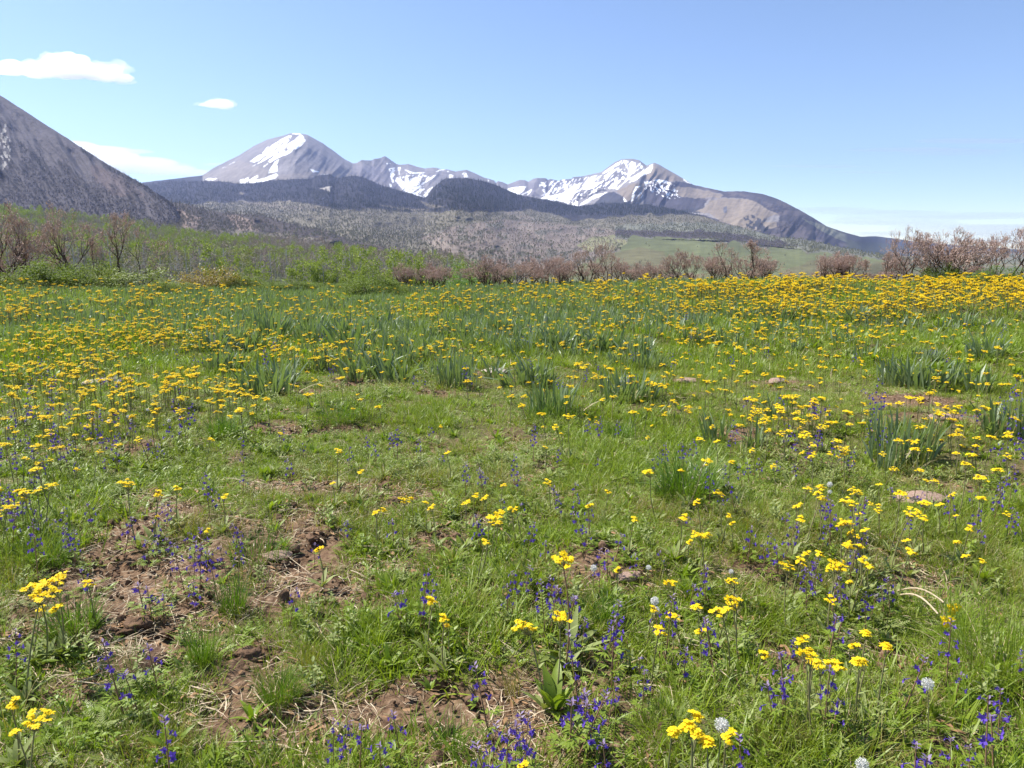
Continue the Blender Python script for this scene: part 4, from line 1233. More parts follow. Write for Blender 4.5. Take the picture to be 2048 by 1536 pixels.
BUNCHY = [grass_tuft('yellowish_bunchgrass', n, rad, h, w, M_GRASSY, 5, ln, be, 460 + i, 0.25) for i, (n, rad, h, w, ln, be) in enumerate([(260, .13, .16, .0024, .6, 0.9), (120, .06, .17, .0024, .35, 0.5)])]


# ================================================================== meadow cover (uncountable: one object per sort)
def ring_points(r0, r1, dens, half=None, rng=RNG, pw=1.0):
    half = R(72) if r1 <= 5.5 else (R(57) if r1 <= 11 else R(50))
    r0 = 0.9 if r0 < 1.3 else r0
    n = int(dens * half * (r1 * r1 - r0 * r0))
    r = np.sqrt(r0 * r0 + (r1 * r1 - r0 * r0) * rng.random(n) ** pw); a = rng.uniform(-half, half, n)
    return r * np.sin(a), r * np.cos(a)


def cover(name, label, protos, zones, keep, smin=0.75, smax=1.3, tilt=0.12, lift=0.0, sfun=None):
    xs, ys = [], []
    for z in zones:
        x, y = ring_points(*z); xs.append(x); ys.append(y)
    x = np.concatenate(xs); y = np.concatenate(ys)
    k = RNG.random(len(x)) < keep(x, y)
    x, y = x[k], y[k]; n = len(x)
    P = np.stack([x, y, gh(x, y) + lift], -1)
    rot = np.stack([RNG.normal(0, tilt, n), RNG.normal(0, tilt, n), RNG.random(n) * 6.283], -1)
    s = RNG.uniform(smin, smax, n)
    if sfun is not None: s = s * sfun(x, y)
    print(name, n)
    return scatter(name, protos, P, rot, s, RNG.integers(0, len(protos), n), label)


def pixof(x, y, z):
    d = np.stack([x, y, z - 1.35], -1)
    f = d[..., 1] * CP - d[..., 2] * SP; u = d[..., 1] * SP + d[..., 2] * CP
    return 1024 + d[..., 0] / f * F, 768 - u / f * F


def nb(x, y, p=1.0):
    return 1 - p * bare(x, y)


def fld(x, y, sc, seed, lo, hi):
    return sstep(lo, hi, fbm(x * sc, y * sc, seed, 3))


def hmap(x, y):
    """height of the sward: taller on the bottom-right side and in drifts"""
    return 0.65 + 0.75 * fld(x, y, 0.9, 510, 0.38, 0.72)


cover('grass', 'short green meadow grass between the flowers', G_FINE, [(1.2, 4.2, 430), (4.2, 8.5, 190)], lambda x, y: nb(x, y, 1.05) * (0.25 + 0.75 * fld(x, y, 1.3, 501, 0.38, 0.62)), sfun=hmap)
cover('broad_grass', 'broad bright grass blades in the near meadow', G_WIDE, [(1.2, 4.2, 210), (4.2, 9.5, 110)], lambda x, y: nb(x, y, 1.05) * (0.10 + 0.9 * fld(x, y, 1.1, 502, 0.42, 0.62)), sfun=hmap)
cover('yellowed_grass', 'thin yellowed grass mixed into the near meadow', G_YEL, [(1.2, 4.2, 90), (4.2, 9, 35)], lambda x, y: nb(x, y, 0.8) * fld(x, y, 1.0, 503, 0.46, 0.66))
cover('turf', 'low dense turf covering the soil', G_SHORT, [(1.2, 5, 400), (5, 11, 150)], lambda x, y: nb(x, y, 1.0))
cover('leafy_weeds', 'small bright broad-leaved weeds in the turf', FORB, [(1.2, 4.5, 105), (4.5, 11, 80)], lambda x, y: (0.12 + 0.88 * fld(x, y, 1.2, 504, 0.40, 0.64)) * nb(x, y, 0.9), 0.42, 0.95)
cover('grey_leafy_weeds', 'small grey-green weeds in the turf', FORBG, [(1.2, 4.5, 50), (4.5, 10, 45)], lambda x, y: (0.1 + 0.9 * fld(x, y, 0.9, 505, 0.42, 0.62)) * nb(x, y, 0.8), 0.45, 0.95)
cover('feathery_weeds', 'grey-green feathery weeds lying on the turf', FEA, [(1.2, 4.8, 60), (4.8, 9, 25)], lambda x, y: fld(x, y, 0.9, 506, 0.46, 0.62) * nb(x, y, 0.75))
cover('green_feathery_weeds', 'green feathery weeds lying on the turf', FEA2, [(1.2, 4.8, 60), (4.8, 9, 20)], lambda x, y: fld(x, y, 0.9, 507, 0.42, 0.62) * nb(x, y, 0.7))
cover('straw_litter', 'dry straw and dead leaves lying on the soil', LIT, [(1.2, 5, 90), (5, 11, 25)], lambda x, y: 0.25 + 0.30 * bare(x, y), tilt=0.06, lift=0.002)
cover('soil_crumbs', 'loose reddish soil crumbs on the bare patches', CLOD, [(1.2, 5.5, 650), (5.5, 9, 130)], lambda x, y: bare(x, y) ** 1.5 * (0.2 + 0.8 * fld(x, y, 5, 508, 0.4, 0.6)), 0.003, 0.014, 1.5, sfun=lambda x, y: 1 + (RNG.random(len(x)) < 0.06) * 1.6)
edge_keep = lambda x, y: (np.hypot(x, y) < 27.5) * 1.0
cover('far_grass', 'green grass of the farther meadow', G_FAR, [(8, 14, 95), (14, 29, 48)], lambda x, y: nb(x, y, 0.8) * (0.45 + 0.55 * fld(x, y, 0.5, 509, 0.35, 0.6)))
cover('far_leafy_weeds', 'broad-leaved weeds of the farther meadow', FORB_FAR, [(9, 15, 60), (15, 28, 22)], lambda x, y: nb(x, y, 0.8) * (0.3 + 0.7 * fld(x, y, 0.5, 511, 0.38, 0.6)))


def iris_dens(x, y):
    px, py = pixof(x, y, gh(x, y))
    k = np.interp(px, [-300, 0, 250, 420, 600, 1100, 1320, 1420, 1700, 2300], [0.55, 0.55, 0.5, 0.75, 1, 1, 0.75, 0.3, 0.15, 0.05])
    v = np.interp(py, [560, 580, 600, 640, 700, 715, 730], [0.8, 0.9, 0.9, 0.9, 0.75, 0.35, 0.0])
    return k * v * (0.25 + 0.75 * fld(x, y, 0.4, 512, 0.38, 0.6))


cover('strap_leaved_plants', 'drifts of blue-green strap leaves in the farther meadow', IRIS_F, [(7.5, 16, 17), (16, 28, 12)], iris_dens, 0.8, 1.25, 0.06)
# ================================================================== trees
M_ASP = flatmat('aspen_leaf', (0.21, 0.29, 0.032), (0.29, 0.35, 0.055), 0.6, 0.2, 0.35, (0.26, 0.32, 0.04))
M_ASPY = flatmat('pale_aspen_leaf', (0.22, 0.23, 0.085), (0.28, 0.27, 0.12), 0.6, 0.2, 0.3, (0.24, 0.25, 0.07))
M_ASPB = flatmat('bare_aspen_twig', (0.26, 0.205, 0.18), (0.36, 0.285, 0.245), 0.8, 0.1)
M_TRUNK = flatmat('aspen_bark', (0.36, 0.33, 0.28), (0.52, 0.49, 0.42), 0.8, 0.1, nscale=0.9)
M_CON = flatmat('conifer_needle', (0.034, 0.050, 0.034), (0.055, 0.070, 0.046), 0.8, 0.1)


def quads_cloud(mb, C, size, rng, m=0, tint=None, flat=0.0):
    n = len(C)
    u = rng.normal(0, 1, (n, 3)); u[:, 2] *= 1 - flat; u /= np.linalg.norm(u, axis=1, keepdims=True)
    v = np.cross(u, rng.normal(0, 1, (n, 3))); v /= np.linalg.norm(v, axis=1, keepdims=True)
    s = size * rng.uniform(0.6, 1.3, n)[:, None]
    V = np.stack([C - u * s, C + v * s * 0.7, C + u * s, C - v * s * 0.7], 1)
    t = rng.random(n) if tint is None else tint
    c = np.zeros((n, 4, 3)); c[..., 0] = np.broadcast_to(t, (n,))[:, None]
    mb.add(V, np.arange(n)[:, None] * 4 + np.arange(4)[None], None, m, c)


def aspen_parts(seed, h, wid, leaf, nq, size, lo=0.35):
    rng = np.random.default_rng(seed)
    tk = MB(); t = np.linspace(0, 1, 7)[:, None]
    bend = np.concatenate([np.sin(t * 2.2) * rng.normal(0, .25), np.sin(t * 2.7) * rng.normal(0, .25), 0 * t], 1)
    S = np.concatenate([0 * t, 0 * t, t * h * 0.93 - 0.4], 1) + bend
    tube(tk, S, np.linspace(0.19, 0.05, 7), 5, 0, rng.random())
    k = 12; tb = rng.uniform(lo, 0.9, k); a = rng.random(k) * 6.28
    p0 = np.stack([np.interp(tb, t[:, 0], S[:, i]) for i in range(3)], -1)
    ln = wid * 0.75 * (1.25 - tb)
    p1 = p0 + np.stack([np.cos(a) * ln, np.sin(a) * ln, ln * 0.9], -1)
    prisms(tk, p0, p1, 0.045, 0.012, 3, 0, 0.5)
    cr = MB()
    nc = 13
    tc = rng.uniform(lo, 1, nc); ac = rng.random(nc) * 6.28; rr = wid * 0.5 * np.sqrt(np.clip(1 - ((tc - 0.62) / 0.42) ** 2, 0.02, 1)) * rng.uniform(0.35, 1.0, nc)
    cc = np.stack([np.cos(ac) * rr, np.sin(ac) * rr, tc * h], -1)
    k = rng.integers(0, nc, nq)
    C = cc[k] + rng.normal(0, wid * 0.115, (nq, 3))
    quads_cloud(cr, C, size, rng, 0)
    return tk.mesh('trunk', [M_TRUNK]), cr.mesh('crown', [leaf], False)


ASPEN = []
for i, (h, w, lf, nq, sz, lo) in enumerate([(9.5, 3.8, M_ASP, 700, .19, .30), (11, 4.0, M_ASP, 760, .19, .35), (8, 3.6, M_ASP, 660, .19, .2), (10, 3.6, M_ASPY, 420, .17, .35), (11, 3.4, M_ASPB, 460, .11, .35),
                                             (9.5, 3.4, M_ASPB, 460, .10, .32), (10.5, 3.5, M_ASPY, 340, .16, .4)]):
    ASPEN.append(aspen_parts(600 + i, h, w, lf, nq, sz, lo))


def joined(name, parts):
    V = []; Q = []; T = []; mats = []; mi = []; C = []; n = 0
    for me in parts:
        nv = len(me.vertices); co = np.empty(nv * 3); me.vertices.foreach_get('co', co); V.append(co.reshape(-1, 3))
        cl = np.empty(nv * 4, np.float32); me.attributes['tint'].data.foreach_get('color', cl); C.append(cl.reshape(-1, 4)[:, :3])
        for p in me.polygons:
            ids = [v + n for v in p.vertices]
            (Q if len(ids) == 4 else T).append(ids)
            (mi if len(ids) == 4 else []).append(len(mats))
        n += nv; mats.append(me.materials[0])
    # triangles are only trunk caps
    return mesh_from(name, np.concatenate(V), Q, T, mats, mi + [0] * len(T), np.concatenate(C), False)


ASPEN_J = [joined('aspen_tree', p) for p in ASPEN]


def conifer(seed, h, w, tiers=9):
    rng = np.random.default_rng(seed); mb = MB()
    prisms(mb, [[0, 0, -0.5]], [[0, 0, h]], 0.16, 0.02, 4, 0, 0.2)
    for k in range(tiers):
        z = h * (0.08 + 0.9 * k / tiers); r = w * (1 - (z / h) ** 0.9) * rng.uniform(0.8, 1.15) + 0.15
        n = 11
        a = np.arange(n) / n * 6.28 + rng.random() * 6
        strips(mb, np.repeat([[0, 0, z + h * 0.07]], n, 0), a, r * rng.uniform(0.75, 1.2, n), r * 0.75, -0.25, 0.35, 2, lambda t: np.array([0.3, 1, 0.15]), 0, 0, rng.uniform(-0.4, 0.4, n), rng)
    return mb.mesh('conifer', [M_CON], False)


CONIFER = [conifer(640 + i, h, w) for i, (h, w) in enumerate([(14, 2.6), (16, 2.4), (11, 2.4), (18, 3.0)])]


def far_tree(seed, h, w, leaf, nq, sz):
    rng = np.random.default_rng(seed); mb = MB()
    d = rng.normal(0, 1, (nq, 3)); d /= np.linalg.norm(d, axis=1, keepdims=True); d *= (rng.random(nq) ** 0.4)[:, None]
    quads_cloud(mb, d * [w / 2, w / 2, h * 0.36] + [0, 0, h * 0.6], sz, rng, 0)
    prisms(mb, [[0, 0, -0.5]], [[0, 0, h * 0.7]], 0.17, 0.06, 3, 1, 0.5)
    return mb.mesh('far_tree', [leaf, M_TRUNK], False)


M_FBARE = flatmat('far_bare_crown', (0.36, 0.295, 0.25), (0.46, 0.38, 0.32), 0.85, 0.08)
M_FPURP = flatmat('far_dark_crown', (0.190, 0.170, 0.130), (0.255, 0.230, 0.175), 0.85, 0.08)
M_FOLIV = flatmat('far_budding_crown', (0.20, 0.20, 0.115), (0.27, 0.26, 0.16), 0.85, 0.08)
M_STEEPW = flatmat('steep_bare_crown', (0.072, 0.062, 0.068), (0.115, 0.100, 0.104), 0.85, 0.08)
STEEPT = [far_tree(680 + i, 11, 5.5, M_STEEPW, 60, 0.8) for i in range(4)]
FART = [far_tree(660 + i, 12, 6, m_, 60, 0.9) for i, m_ in enumerate([M_FBARE, M_FBARE, M_FPURP, M_FPURP, M_FOLIV, M_FOLIV])]


def plant_hill(name, label, protos, P, idx, smin, smax):
    n = len(P)
    rot = np.stack([RNG.normal(0, .03, n), RNG.normal(0, .03, n), RNG.random(n) * 6.28], -1)
    print(name, n)
    return scatter(name, protos, P, rot, RNG.uniform(smin, smax, n), idx, label)


# aspens of the near hillside: the nearest stand as single trees, the rest as woods
def aspen_kind(P):
    g = fbm(P[:, 0] * 0.011, P[:, 1] * 0.011, 701, 3) + RNG.normal(0, 0.075, len(P))
    px, py = pixof(P[:, 0], P[:, 1], P[:, 2])
    g = g + 0.20 * sstep(470, 445, py) * (px < 420) - 0.11 * ((px > 500) & (py < 520)) + 0.05 * (py > 540)
    k = np.where(g > 0.475, RNG.integers(0, 3, len(P)), np.where(g > 0.43, np.where(RNG.random(len(P)) < .5, 3, 6), RNG.integers(4, 6, len(P))))
    return k


Pa, pxa, pya, _ = sample('aspen_hillside', 5200, lambda px, py, p: (p[..., 1] > 185) * (px > -350))
ka = aspen_kind(Pa)
da = np.hypot(Pa[:, 0], Pa[:, 1])
order = np.argsort(da + np.where((pxa > 250) & (pxa < 1000), 0, 400))
near_i = order[:150]; far_i = order[150:]
plant_hill('aspen_woods', 'mixed green and still bare aspen woods covering the gentle hillside', ASPEN_J, Pa[far_i], ka[far_i], 1.0, 1.6)
AS_LAB = ['slender pale-trunked aspen in fresh green leaf on the slope just beyond the meadow', 'pale aspen with thin just-opening leaves on the slope beyond the meadow', 'still bare grey-brown aspen among green ones on the slope beyond the meadow']
asp_root = {}
for q in near_i:
    k = int(ka[q]); s = RNG.uniform(1.05, 1.5); rz = RNG.random() * 6.28
    if k not in asp_root:
        r = empty('aspen_tree', Pa[q], rz, s)
        obj('trunk', ASPEN[k][0], r); obj('crown', ASPEN[k][1], r)
        w = 0 if k < 3 else (1 if k in (3, 6) else 2)
        tag(r, AS_LAB[w], 'tree', ['green aspens on the near slope', 'budding aspens on the near slope', 'bare aspens on the near slope'][w])
        asp_root[k] = r
    else:
        dup(asp_root[k], Pa[q], rz, s)

# valley and foothills
Pv, pxv, pyv, Cv = sample('forested_foothills', 44000, lambda px, py, p: (py > 404) * (py < 575) * (px > 100) * np.where(green_meadow(px, py), 0.004, 1) * np.clip(3500 / p[..., 1], 0.5, 3))
lum = Cv.mean(1); grn = Cv[:, 1] - Cv[:, 0]
kv = np.where(lum > 0.15, RNG.integers(0, 2, len(Pv)), np.where(lum > 0.080, np.where(RNG.random(len(Pv)) < .6, 4, 2), RNG.integers(2, 4, len(Pv))))
kv = np.where((grn > -0.004) & (lum > 0.09), RNG.integers(4, 6, len(Pv)), kv)
keepv = (lum > 0.05) & (RNG.random(len(Pv)) < np.where(lum > 0.15, 0.38, 0.85))
plant_hill('valley_woods', 'leafless grey and pinkish woods spread over the valley slopes', FART, Pv[keepv], kv[keepv], 0.5, 0.9)
cn = fbm(pxv * 0.03, pyv * 0.12, 720, 3)
con = (cn > 0.60) & (RNG.random(len(Pv)) < 0.20) & (pyv > 425)
con |= (pyv < 425) & (RNG.random(len(Pv)) < 0.6)
ci = np.nonzero(con)[0]
single = ci[(pxv[ci] > 860) & (pxv[ci] < 1290) & (pyv[ci] > 448) & (pyv[ci] < 540)]
single = single[np.argsort(np.hypot(Pv[single, 0], Pv[single, 1]))][:110]
rest_c = np.setdiff1d(ci, single)
Pb, pxb, pyb, Cb = sample('forested_foothills', 16000, lambda px, py, p: (py < 432) * (px > 150) * (px < 1500) * 1.0)
Pb = Pb[Cb.mean(1) < 0.09]
plant_hill('foothill_conifers', 'dense dark conifer forest on the foothills below the snowy peaks', CONIFER, Pb, RNG.integers(0, 4, len(Pb)), 0.9, 1.7)
plant_hill('conifer_woods', 'dark conifer woods on the valley slopes', CONIFER, Pv[rest_c], RNG.integers(0, 4, len(rest_c)), 0.6, 1.0)
for n_, q in enumerate(single):
    o = obj('conifer', CONIFER[n_ % 4]); o.location = Pv[q]; o.rotation_euler = (0, 0, RNG.random() * 6); s = RNG.uniform(0.75, 1.2); o.scale = (s, s, s)
    tag(o, 'small dark conifer standing among leafless woods on the pinkish-brown valley slope', 'tree', 'dark conifers on the pinkish-brown valley slope')
# a few trees alone on the green meadow slope
for px_, py_ in [(1283, 523), (1290, 522), (1296, 524), (1075, 530), (1083, 532), (1091, 529), (1099, 527), (1104, 529), (1248, 478), (1310, 477), (1560, 530), (1568, 531)]:
    P2, X2, Y2, _ = LAYERS['forested_foothills']
    d = (X2 - px_) ** 2 + (Y2 - py_) ** 2; q = np.unravel_index(np.argmin(d), d.shape)
    o = obj('conifer', CONIFER[(px_ + py_) % 4]); o.location = P2[q]; s = 0.62 if py_ > 500 else 1.1; o.scale = (s, s, s)
    tag(o, 'lone dark conifer standing on the open green meadow slope across the valley', 'tree', 'conifers on the open green slope')

# the mound and the steep mountainside
Pm, pxm, pym, Cm = sample('bare_hill', 5200)
km = np.where(Cm.mean(1) > 0.17, 9, np.where(pym > 462, RNG.choice([0, 4, 5, 2], len(Pm)), RNG.integers(2, 4, len(Pm))))
kk = (km < 9)
plant_hill('mound_woods', 'leafless grey woods on the low mounds at the foot of the steep mountainside', FART, Pm[kk], km[kk], 0.55, 0.9)
Ps, pxs_, pys_, _ = sample('steep_mountain', 13000, lambda px, py, p: (px > -300) * (wood4(px, py) * 0.97 + 0.008))
ks = np.where(RNG.random(len(Ps)) < np.where(pys_ < 350, 0.5, 0.14), RNG.integers(0, 4, len(Ps)), RNG.choice([4, 5, 6, 7], len(Ps)))
plant_hill('mountainside_woods', 'dark scattered conifers and bare woods on the steep grey mountainside', CONIFER + STEEPT, Ps, np.where(ks >= 8, 7, ks), 0.32, 0.62)


# ================================================================== bare oak shrubs along the meadow edge
def oak(seed, h, spread, stems, levels=5, twig=1.9, buds=900, budsize=0.022):
    rng = np.random.default_rng(seed)
    tk = MB(); tw = MB(); tips = []

    def grow(p, d, ln, r, lev):
        k = 3 if lev < 3 else 2
        for _ in range(k):
            d2 = d + rng.normal(0, 0.22, 3); d2[2] += 0.09; d2 /= np.linalg.norm(d2)
            q = p + d2 * ln / k
            r2 = r * 0.91
            (segs_t if r > 0.0052 else segs_w).append((p, q, r, r2))
            if r <= 0.007: tips.append(q)
            p, d, r = q, d2, r2
        if lev >= levels: return
        nb = rng.integers(2, 4) if lev < levels - 1 else rng.integers(3, 6)
        for b in range(nb):
            a = rng.normal(0, 1, 3); a -= a.dot(d) * d; a /= np.linalg.norm(a)
            ang = rng.uniform(0.3, 0.95)
            d3 = d * math.cos(ang) + a * math.sin(ang); d3[2] += 0.26; d3 /= np.linalg.norm(d3)
            grow(p, d3, ln * rng.uniform(0.62, 0.85), max(r * rng.uniform(0.55, 0.80), 0.0028), lev + 1)
    segs_t = []; segs_w = []
    for s in range(stems):
        a = s / stems * 6.28 + rng.normal(0, 0.4)
        b = np.array([math.cos(a), math.sin(a), 0]) * spread * 0.12 * rng.random()
        d = np.array([math.cos(a) * rng.uniform(0.1, 0.55), math.sin(a) * rng.uniform(0.1, 0.55), 1.0]); d /= np.linalg.norm(d)
        grow(b - [0, 0, 0.1], d, h * rng.uniform(0.30, 0.42), 0.046 * h / 2 * rng.uniform(0.7, 1.1), 0)
    st = segs_t
    prisms(tk, [x[0] for x in st], [x[1] for x in st], np.array([x[2] for x in st]), np.array([x[3] for x in st]), 5, 0, 0.5)
    sw = segs_w
    prisms(tw, [x[0] for x in sw], [x[1] for x in sw], np.array([x[2] for x in sw]) * twig, np.array([x[3] for x in sw]) * twig, 3, 0, rng.random(len(sw)))
    tips = np.array(tips)
    k = rng.integers(0, len(tips), buds)
    quads_cloud(tw, tips[k] + rng.normal(0, 0.018, (buds, 3)), budsize, rng, 1)
    top = np.percentile(tips[:, 2], 96)
    return tk.mesh('trunk', [M_BARK]), tw.mesh('crown', [M_TWIG, M_BUD], False), top


OAK = [oak(801, 2.1, 1.2, 3, 5, 1.7, 1500), oak(802, 2.0, 1.3, 4, 5, 1.7, 1700), oak(803, 1.9, 1.5, 6, 5, 1.8, 3400), oak(804, 1.8, 1.6, 8, 4, 2.0, 1700), oak(805, 2.2, 0.9, 2, 5, 1.9, 1600), oak(806, 1.6, 1.8, 9, 4, 2.0, 1700)]


def at_edge(px, D):
    x = at_depth(px, 560, D)[0]
    return np.array([x, D, float(gh(np.array(x), np.array(D)))])


def topz(px, py, D):
    return at_depth(px, py, D)[2]


OAKS = [  # px, top row, distance, kind, width factor, label
    (-95, 425, 29, 1, 1.1, None), (6, 408, 28.5, 1, 1.0, 'tall bare oak shrub cut by the frame at the left end of the meadow edge'),
    (62, 478, 29, 3, 0.9, 'low reddish bare thicket left of the two dark-stemmed oaks'), (140, 424, 28, 1, 1.0, 'tall dark-stemmed bare oak beside the low reddish thicket on the left edge'),
    (192, 478, 30, 4, 0.6, 'half-height bare oak squeezed between the two tall dark-stemmed oaks'), (246, 432, 26.8, 0, 1.0, 'tall forked bare oak with a thick dark trunk, right of its twin'),
    
    (818, 538, 27.2, 3, 0.8, 'rounded rusty bare bush behind the largest green shrub'), (868, 540, 27.6, 2, 0.9, 'bare oak bush with a short dark trunk beside the bright green bushes'),
    (985, 552, 28, 3, 0.7, None), (1030, 530, 27.2, 2, 1.05, 'wide bare oak bush with a leaning dark trunk, right of the bright green bushes'), (1078, 540, 27.4, 2, 0.8, None), (1125, 542, 28, 3, 0.8, None),
    (1178, 493, 27, 1, 0.9, 'tall bare oak rising from the middle of the pinkish thicket'), (1216, 492, 27.4, 0, 0.85, 'slim tall bare oak beside the one in the middle of the thicket'), (1262, 528, 28, 3, 0.9, None), (1305, 535, 28.5, 3, 0.8, None),
    (1352, 505, 27.6, 2, 0.95, 'broad bare oak bush before the open green slope'), (1384, 512, 28, 2, 0.8, None), (1432, 520, 28, 3, 0.9, None), (1455, 488, 27, 0, 0.75, 'tall narrow bare oak with a straight trunk before the green slope'),
    (1497, 482, 27, 4, 1.0, 'tallest bare oak of the middle thicket, leaning, before the green slope'), (1530, 520, 27.6, 3, 0.9, None), (1580, 545, 28, 5, 0.5, None), (1648, 513, 27.8, 2, 0.85, 'bare oak bush left of the gap behind the low green shrub'), (1690, 512, 28.2, 2, 0.85, 'twin bare oak bush beside the gap behind the low green shrub'),
    (1728, 520, 28, 4, 0.8, None), (1772, 505, 27, 4, 0.6, 'sparse single-stemmed bare oak left of the big thicket'), (1808, 462, 27.2, 1, 0.8, 'tall bare oak at the near end of the big thicket'), (1850, 468, 27.6, 0, 0.9, None), (1895, 464, 27, 1, 1.1, 'widest bare oak of the big thicket, twigs against the sky'),
    (1935, 480, 28, 2, 1.0, None), (1978, 476, 28.4, 0, 0.8, None), (2012, 462, 27.4, 0, 0.85, 'tall upright bare oak near the right end of the meadow edge'), (2048, 468, 27.8, 1, 0.9, None), (2120, 470, 27.5, 1, 1.0, None)]
rb = np.random.default_rng(88)
for a_, b_, n_ in ((940, 1560, 20), (1640, 1790, 7), (1800, 2100, 2), (800, 900, 3)):
    for q_ in range(n_):
        OAKS.append((a_ + (b_ - a_) * (q_ + rb.random()) / n_, rb.uniform(508, 549) - (16 if a_ > 1790 else 0), rb.uniform(27, 29.5), int(rb.choice([3, 5, 5, 2])), rb.uniform(0.9, 1.3), None))
for n_, (px_, top_, D_, k, wf, lab) in enumerate(OAKS):
    p = at_edge(px_, D_); h = topz(px_, top_, D_) - p[2]
    s = h / OAK[k][2]; sw_ = max(s, 0.5) * wf * (0.95 if px_ > 500 else 0.74)
    r = empty('oak_shrub', p, RNG.random() * 6.28, (sw_, sw_, s))
    obj('trunk', OAK[k][0], r); obj('crown', OAK[k][1], r)
    tag(r, lab or 'leafless pinkish-brown oak shrub in the thicket along the meadow edge', 'shrub', 'bare oak shrubs along the meadow edge')


# green shrubs
def shrub(seed, n, mat, w=1.0, h=0.6):
    rng = np.random.default_rng(seed); fo = MB(); br = MB()
    nc = 26; a = rng.random(nc) * 6.28; r = np.sqrt(rng.random(nc)); z = rng.uniform(0.15, 1, nc) * np.sqrt(np.clip(1.05 - r * r, 0.05, 1))
    cc = np.stack([np.cos(a) * r * w / 2, np.sin(a) * r * w / 2, z * h], -1)
    prisms(br, rng.normal(0, 0.05, (nc, 3)) * [1, 1, 0], cc * 1.03, 0.006, 0.003, 3, 0, 0.4)
    k = rng.integers(0, nc, n)
    C = cc[k] + rng.normal(0, 1, (n, 3)) * [w * 0.085, w * 0.085, h * 0.11]; C[:, 2] = np.abs(C[:, 2])
    az = rng.random(n) * 6.28
    strips(fo, C, az, rng.uniform(0.02, 0.042, n), 0.020, rng.uniform(-0.2, 1.2, n), 0.4, 2, lambda t: np.array([0.3, 1, 0.2]), 0, 0, rng.uniform(-0.7, 0.7, n), rng)
    return br.mesh('branch', [M_BARK]), fo.mesh('foliage', [mat], False)


SHR = {'g': shrub(901, 5200, M_SHRUB), 'h': shrub(902, 4200, M_SHRUB, 1.0, 0.5), 'y': shrub(903, 3000, M_SHRUBY), 'b': shrub(904, 5200, M_SHRUBG, 1.0, 0.8), 'p': shrub(905, 2600, M_FEATH)}
for px_, top_, wpx, D_, k, lab in [
        (30, 545, 130, 26.5, 'g', 'low green shrub at the left end of the meadow edge under the bare oaks'), (105, 528, 150, 26, 'g', 'leafy green shrub at the foot of the dark-stemmed bare oak'), (178, 540, 120, 25.6, 'h', 'green shrub between the two tall bare oaks'),
        (228, 552, 90, 25.2, 'p', 'greyish small shrub under the forked bare oak'), (292, 538, 140, 26, 'p', 'pale grey-green loose shrub right of the forked bare oak'), (345, 566, 110, 23.2, 'h', 'dark green low shrub with yellow flowers at its foot'), (300, 572, 80, 23.4, 'h', 'lower green shrub joined to the dark green one with yellow flowers'),
        (432, 540, 120, 25.8, 'y', 'yellowish-orange budding shrub on the left meadow edge'), (400, 556, 80, 25.4, 'y', 'smaller yellowish shrub before the pale grey-green one'), (490, 552, 90, 26, 'g', 'green shrub right of the yellowish-orange one'), (566, 562, 100, 24.6, 'g', 'compact dark green shrub left of the largest green shrub'),
        (640, 568, 100, 25.4, 'h', 'pale green shrub beside the fallen grey stick'), (690, 566, 70, 25.6, 'g', 'olive shrub just behind the largest green shrub'), (738, 556, 115, 23.4, 'g', 'largest dense green shrub at the middle of the left meadow edge'), (795, 568, 50, 24.6, 'h', 'small low shrub at the foot of the rusty bare bush'),
        (1330, 558, 120, 27, 'h', 'low green shrub under the broad bare oak bush'), (1430, 560, 60, 27, 'h', 'little green shrub under the tall narrow bare oak'), (1608, 570, 80, 20.6, 'h', 'left half of the low dark green shrubs amid dense yellow flowers'), (1655, 566, 110, 20, 'g', 'low dark green shrub amid the dense yellow flowers'),
        (1880, 535, 70, 26.6, 'g', 'green shrub inside the big bare thicket'), (1935, 552, 130, 25.4, 'h', 'wide low green shrub before the big bare thicket'), (1992, 542, 100, 24.8, 'b', 'bright green dense shrub near the right end of the meadow edge'), (2040, 548, 90, 24.6, 'g', 'green shrub cut by the right frame edge'), (2110, 550, 120, 25, 'g', 'green shrub beyond the right frame edge'),
        (925, 540, 90, 44, 'b', 'bright lime-green bush just below the meadow edge'), (968, 556, 60, 46, 'b', 'smaller bright green bush below the meadow edge, right of the lime-green one'), (880, 556, 60, 48, 'b', 'bright green bush half hidden behind the rusty bare bush'), (905, 560, 90, 40, 'b', 'low bright bush at the foot of the lime-green one')]:
    p = at_edge(px_, D_); h = topz(px_, top_, D_) - p[2]; w = wpx / F * D_
    kk = SHR[k]; hb = 0.6 if k in 'gyp' else (0.5 if k == 'h' else 0.8)
    r = empty('green_shrub' if k in 'gbh' else ('yellowish_shrub' if k == 'y' else 'grey_green_shrub'), p - [0, 0, 0.03], RNG.random() * 6.28, (w * 1.12, w * 1.0, max(h, 0.15) / hb * 1.28))
    obj('branch', kk[0], r); obj('foliage', kk[1], r)
    tag(r, lab, 'shrub', 'green shrubs along the meadow edge')


# ================================================================== flowers one can pick out
CELLX = np.arange(9) * 256


def from_table(table, rng):
    out_ = []
    for (y0, y1), row in table:
        for c, n in enumerate(row):
            n = rng.poisson(n)
            out_.append(np.stack([rng.uniform(c * 256, c * 256 + 256, n), y0 + (y1 - y0) * rng.random(n)], -1))
    # a margin on both sides of the frame
    q = np.concatenate(out_)
    l = q[q[:, 0] < 256].copy(); l[:, 0] = -l[:, 0] * 1.1 - 5
    r = q[q[:, 0] > 1792].copy(); r[:, 0] = 4096 - r[:, 0] + 5
    return np.concatenate([q, l, r])


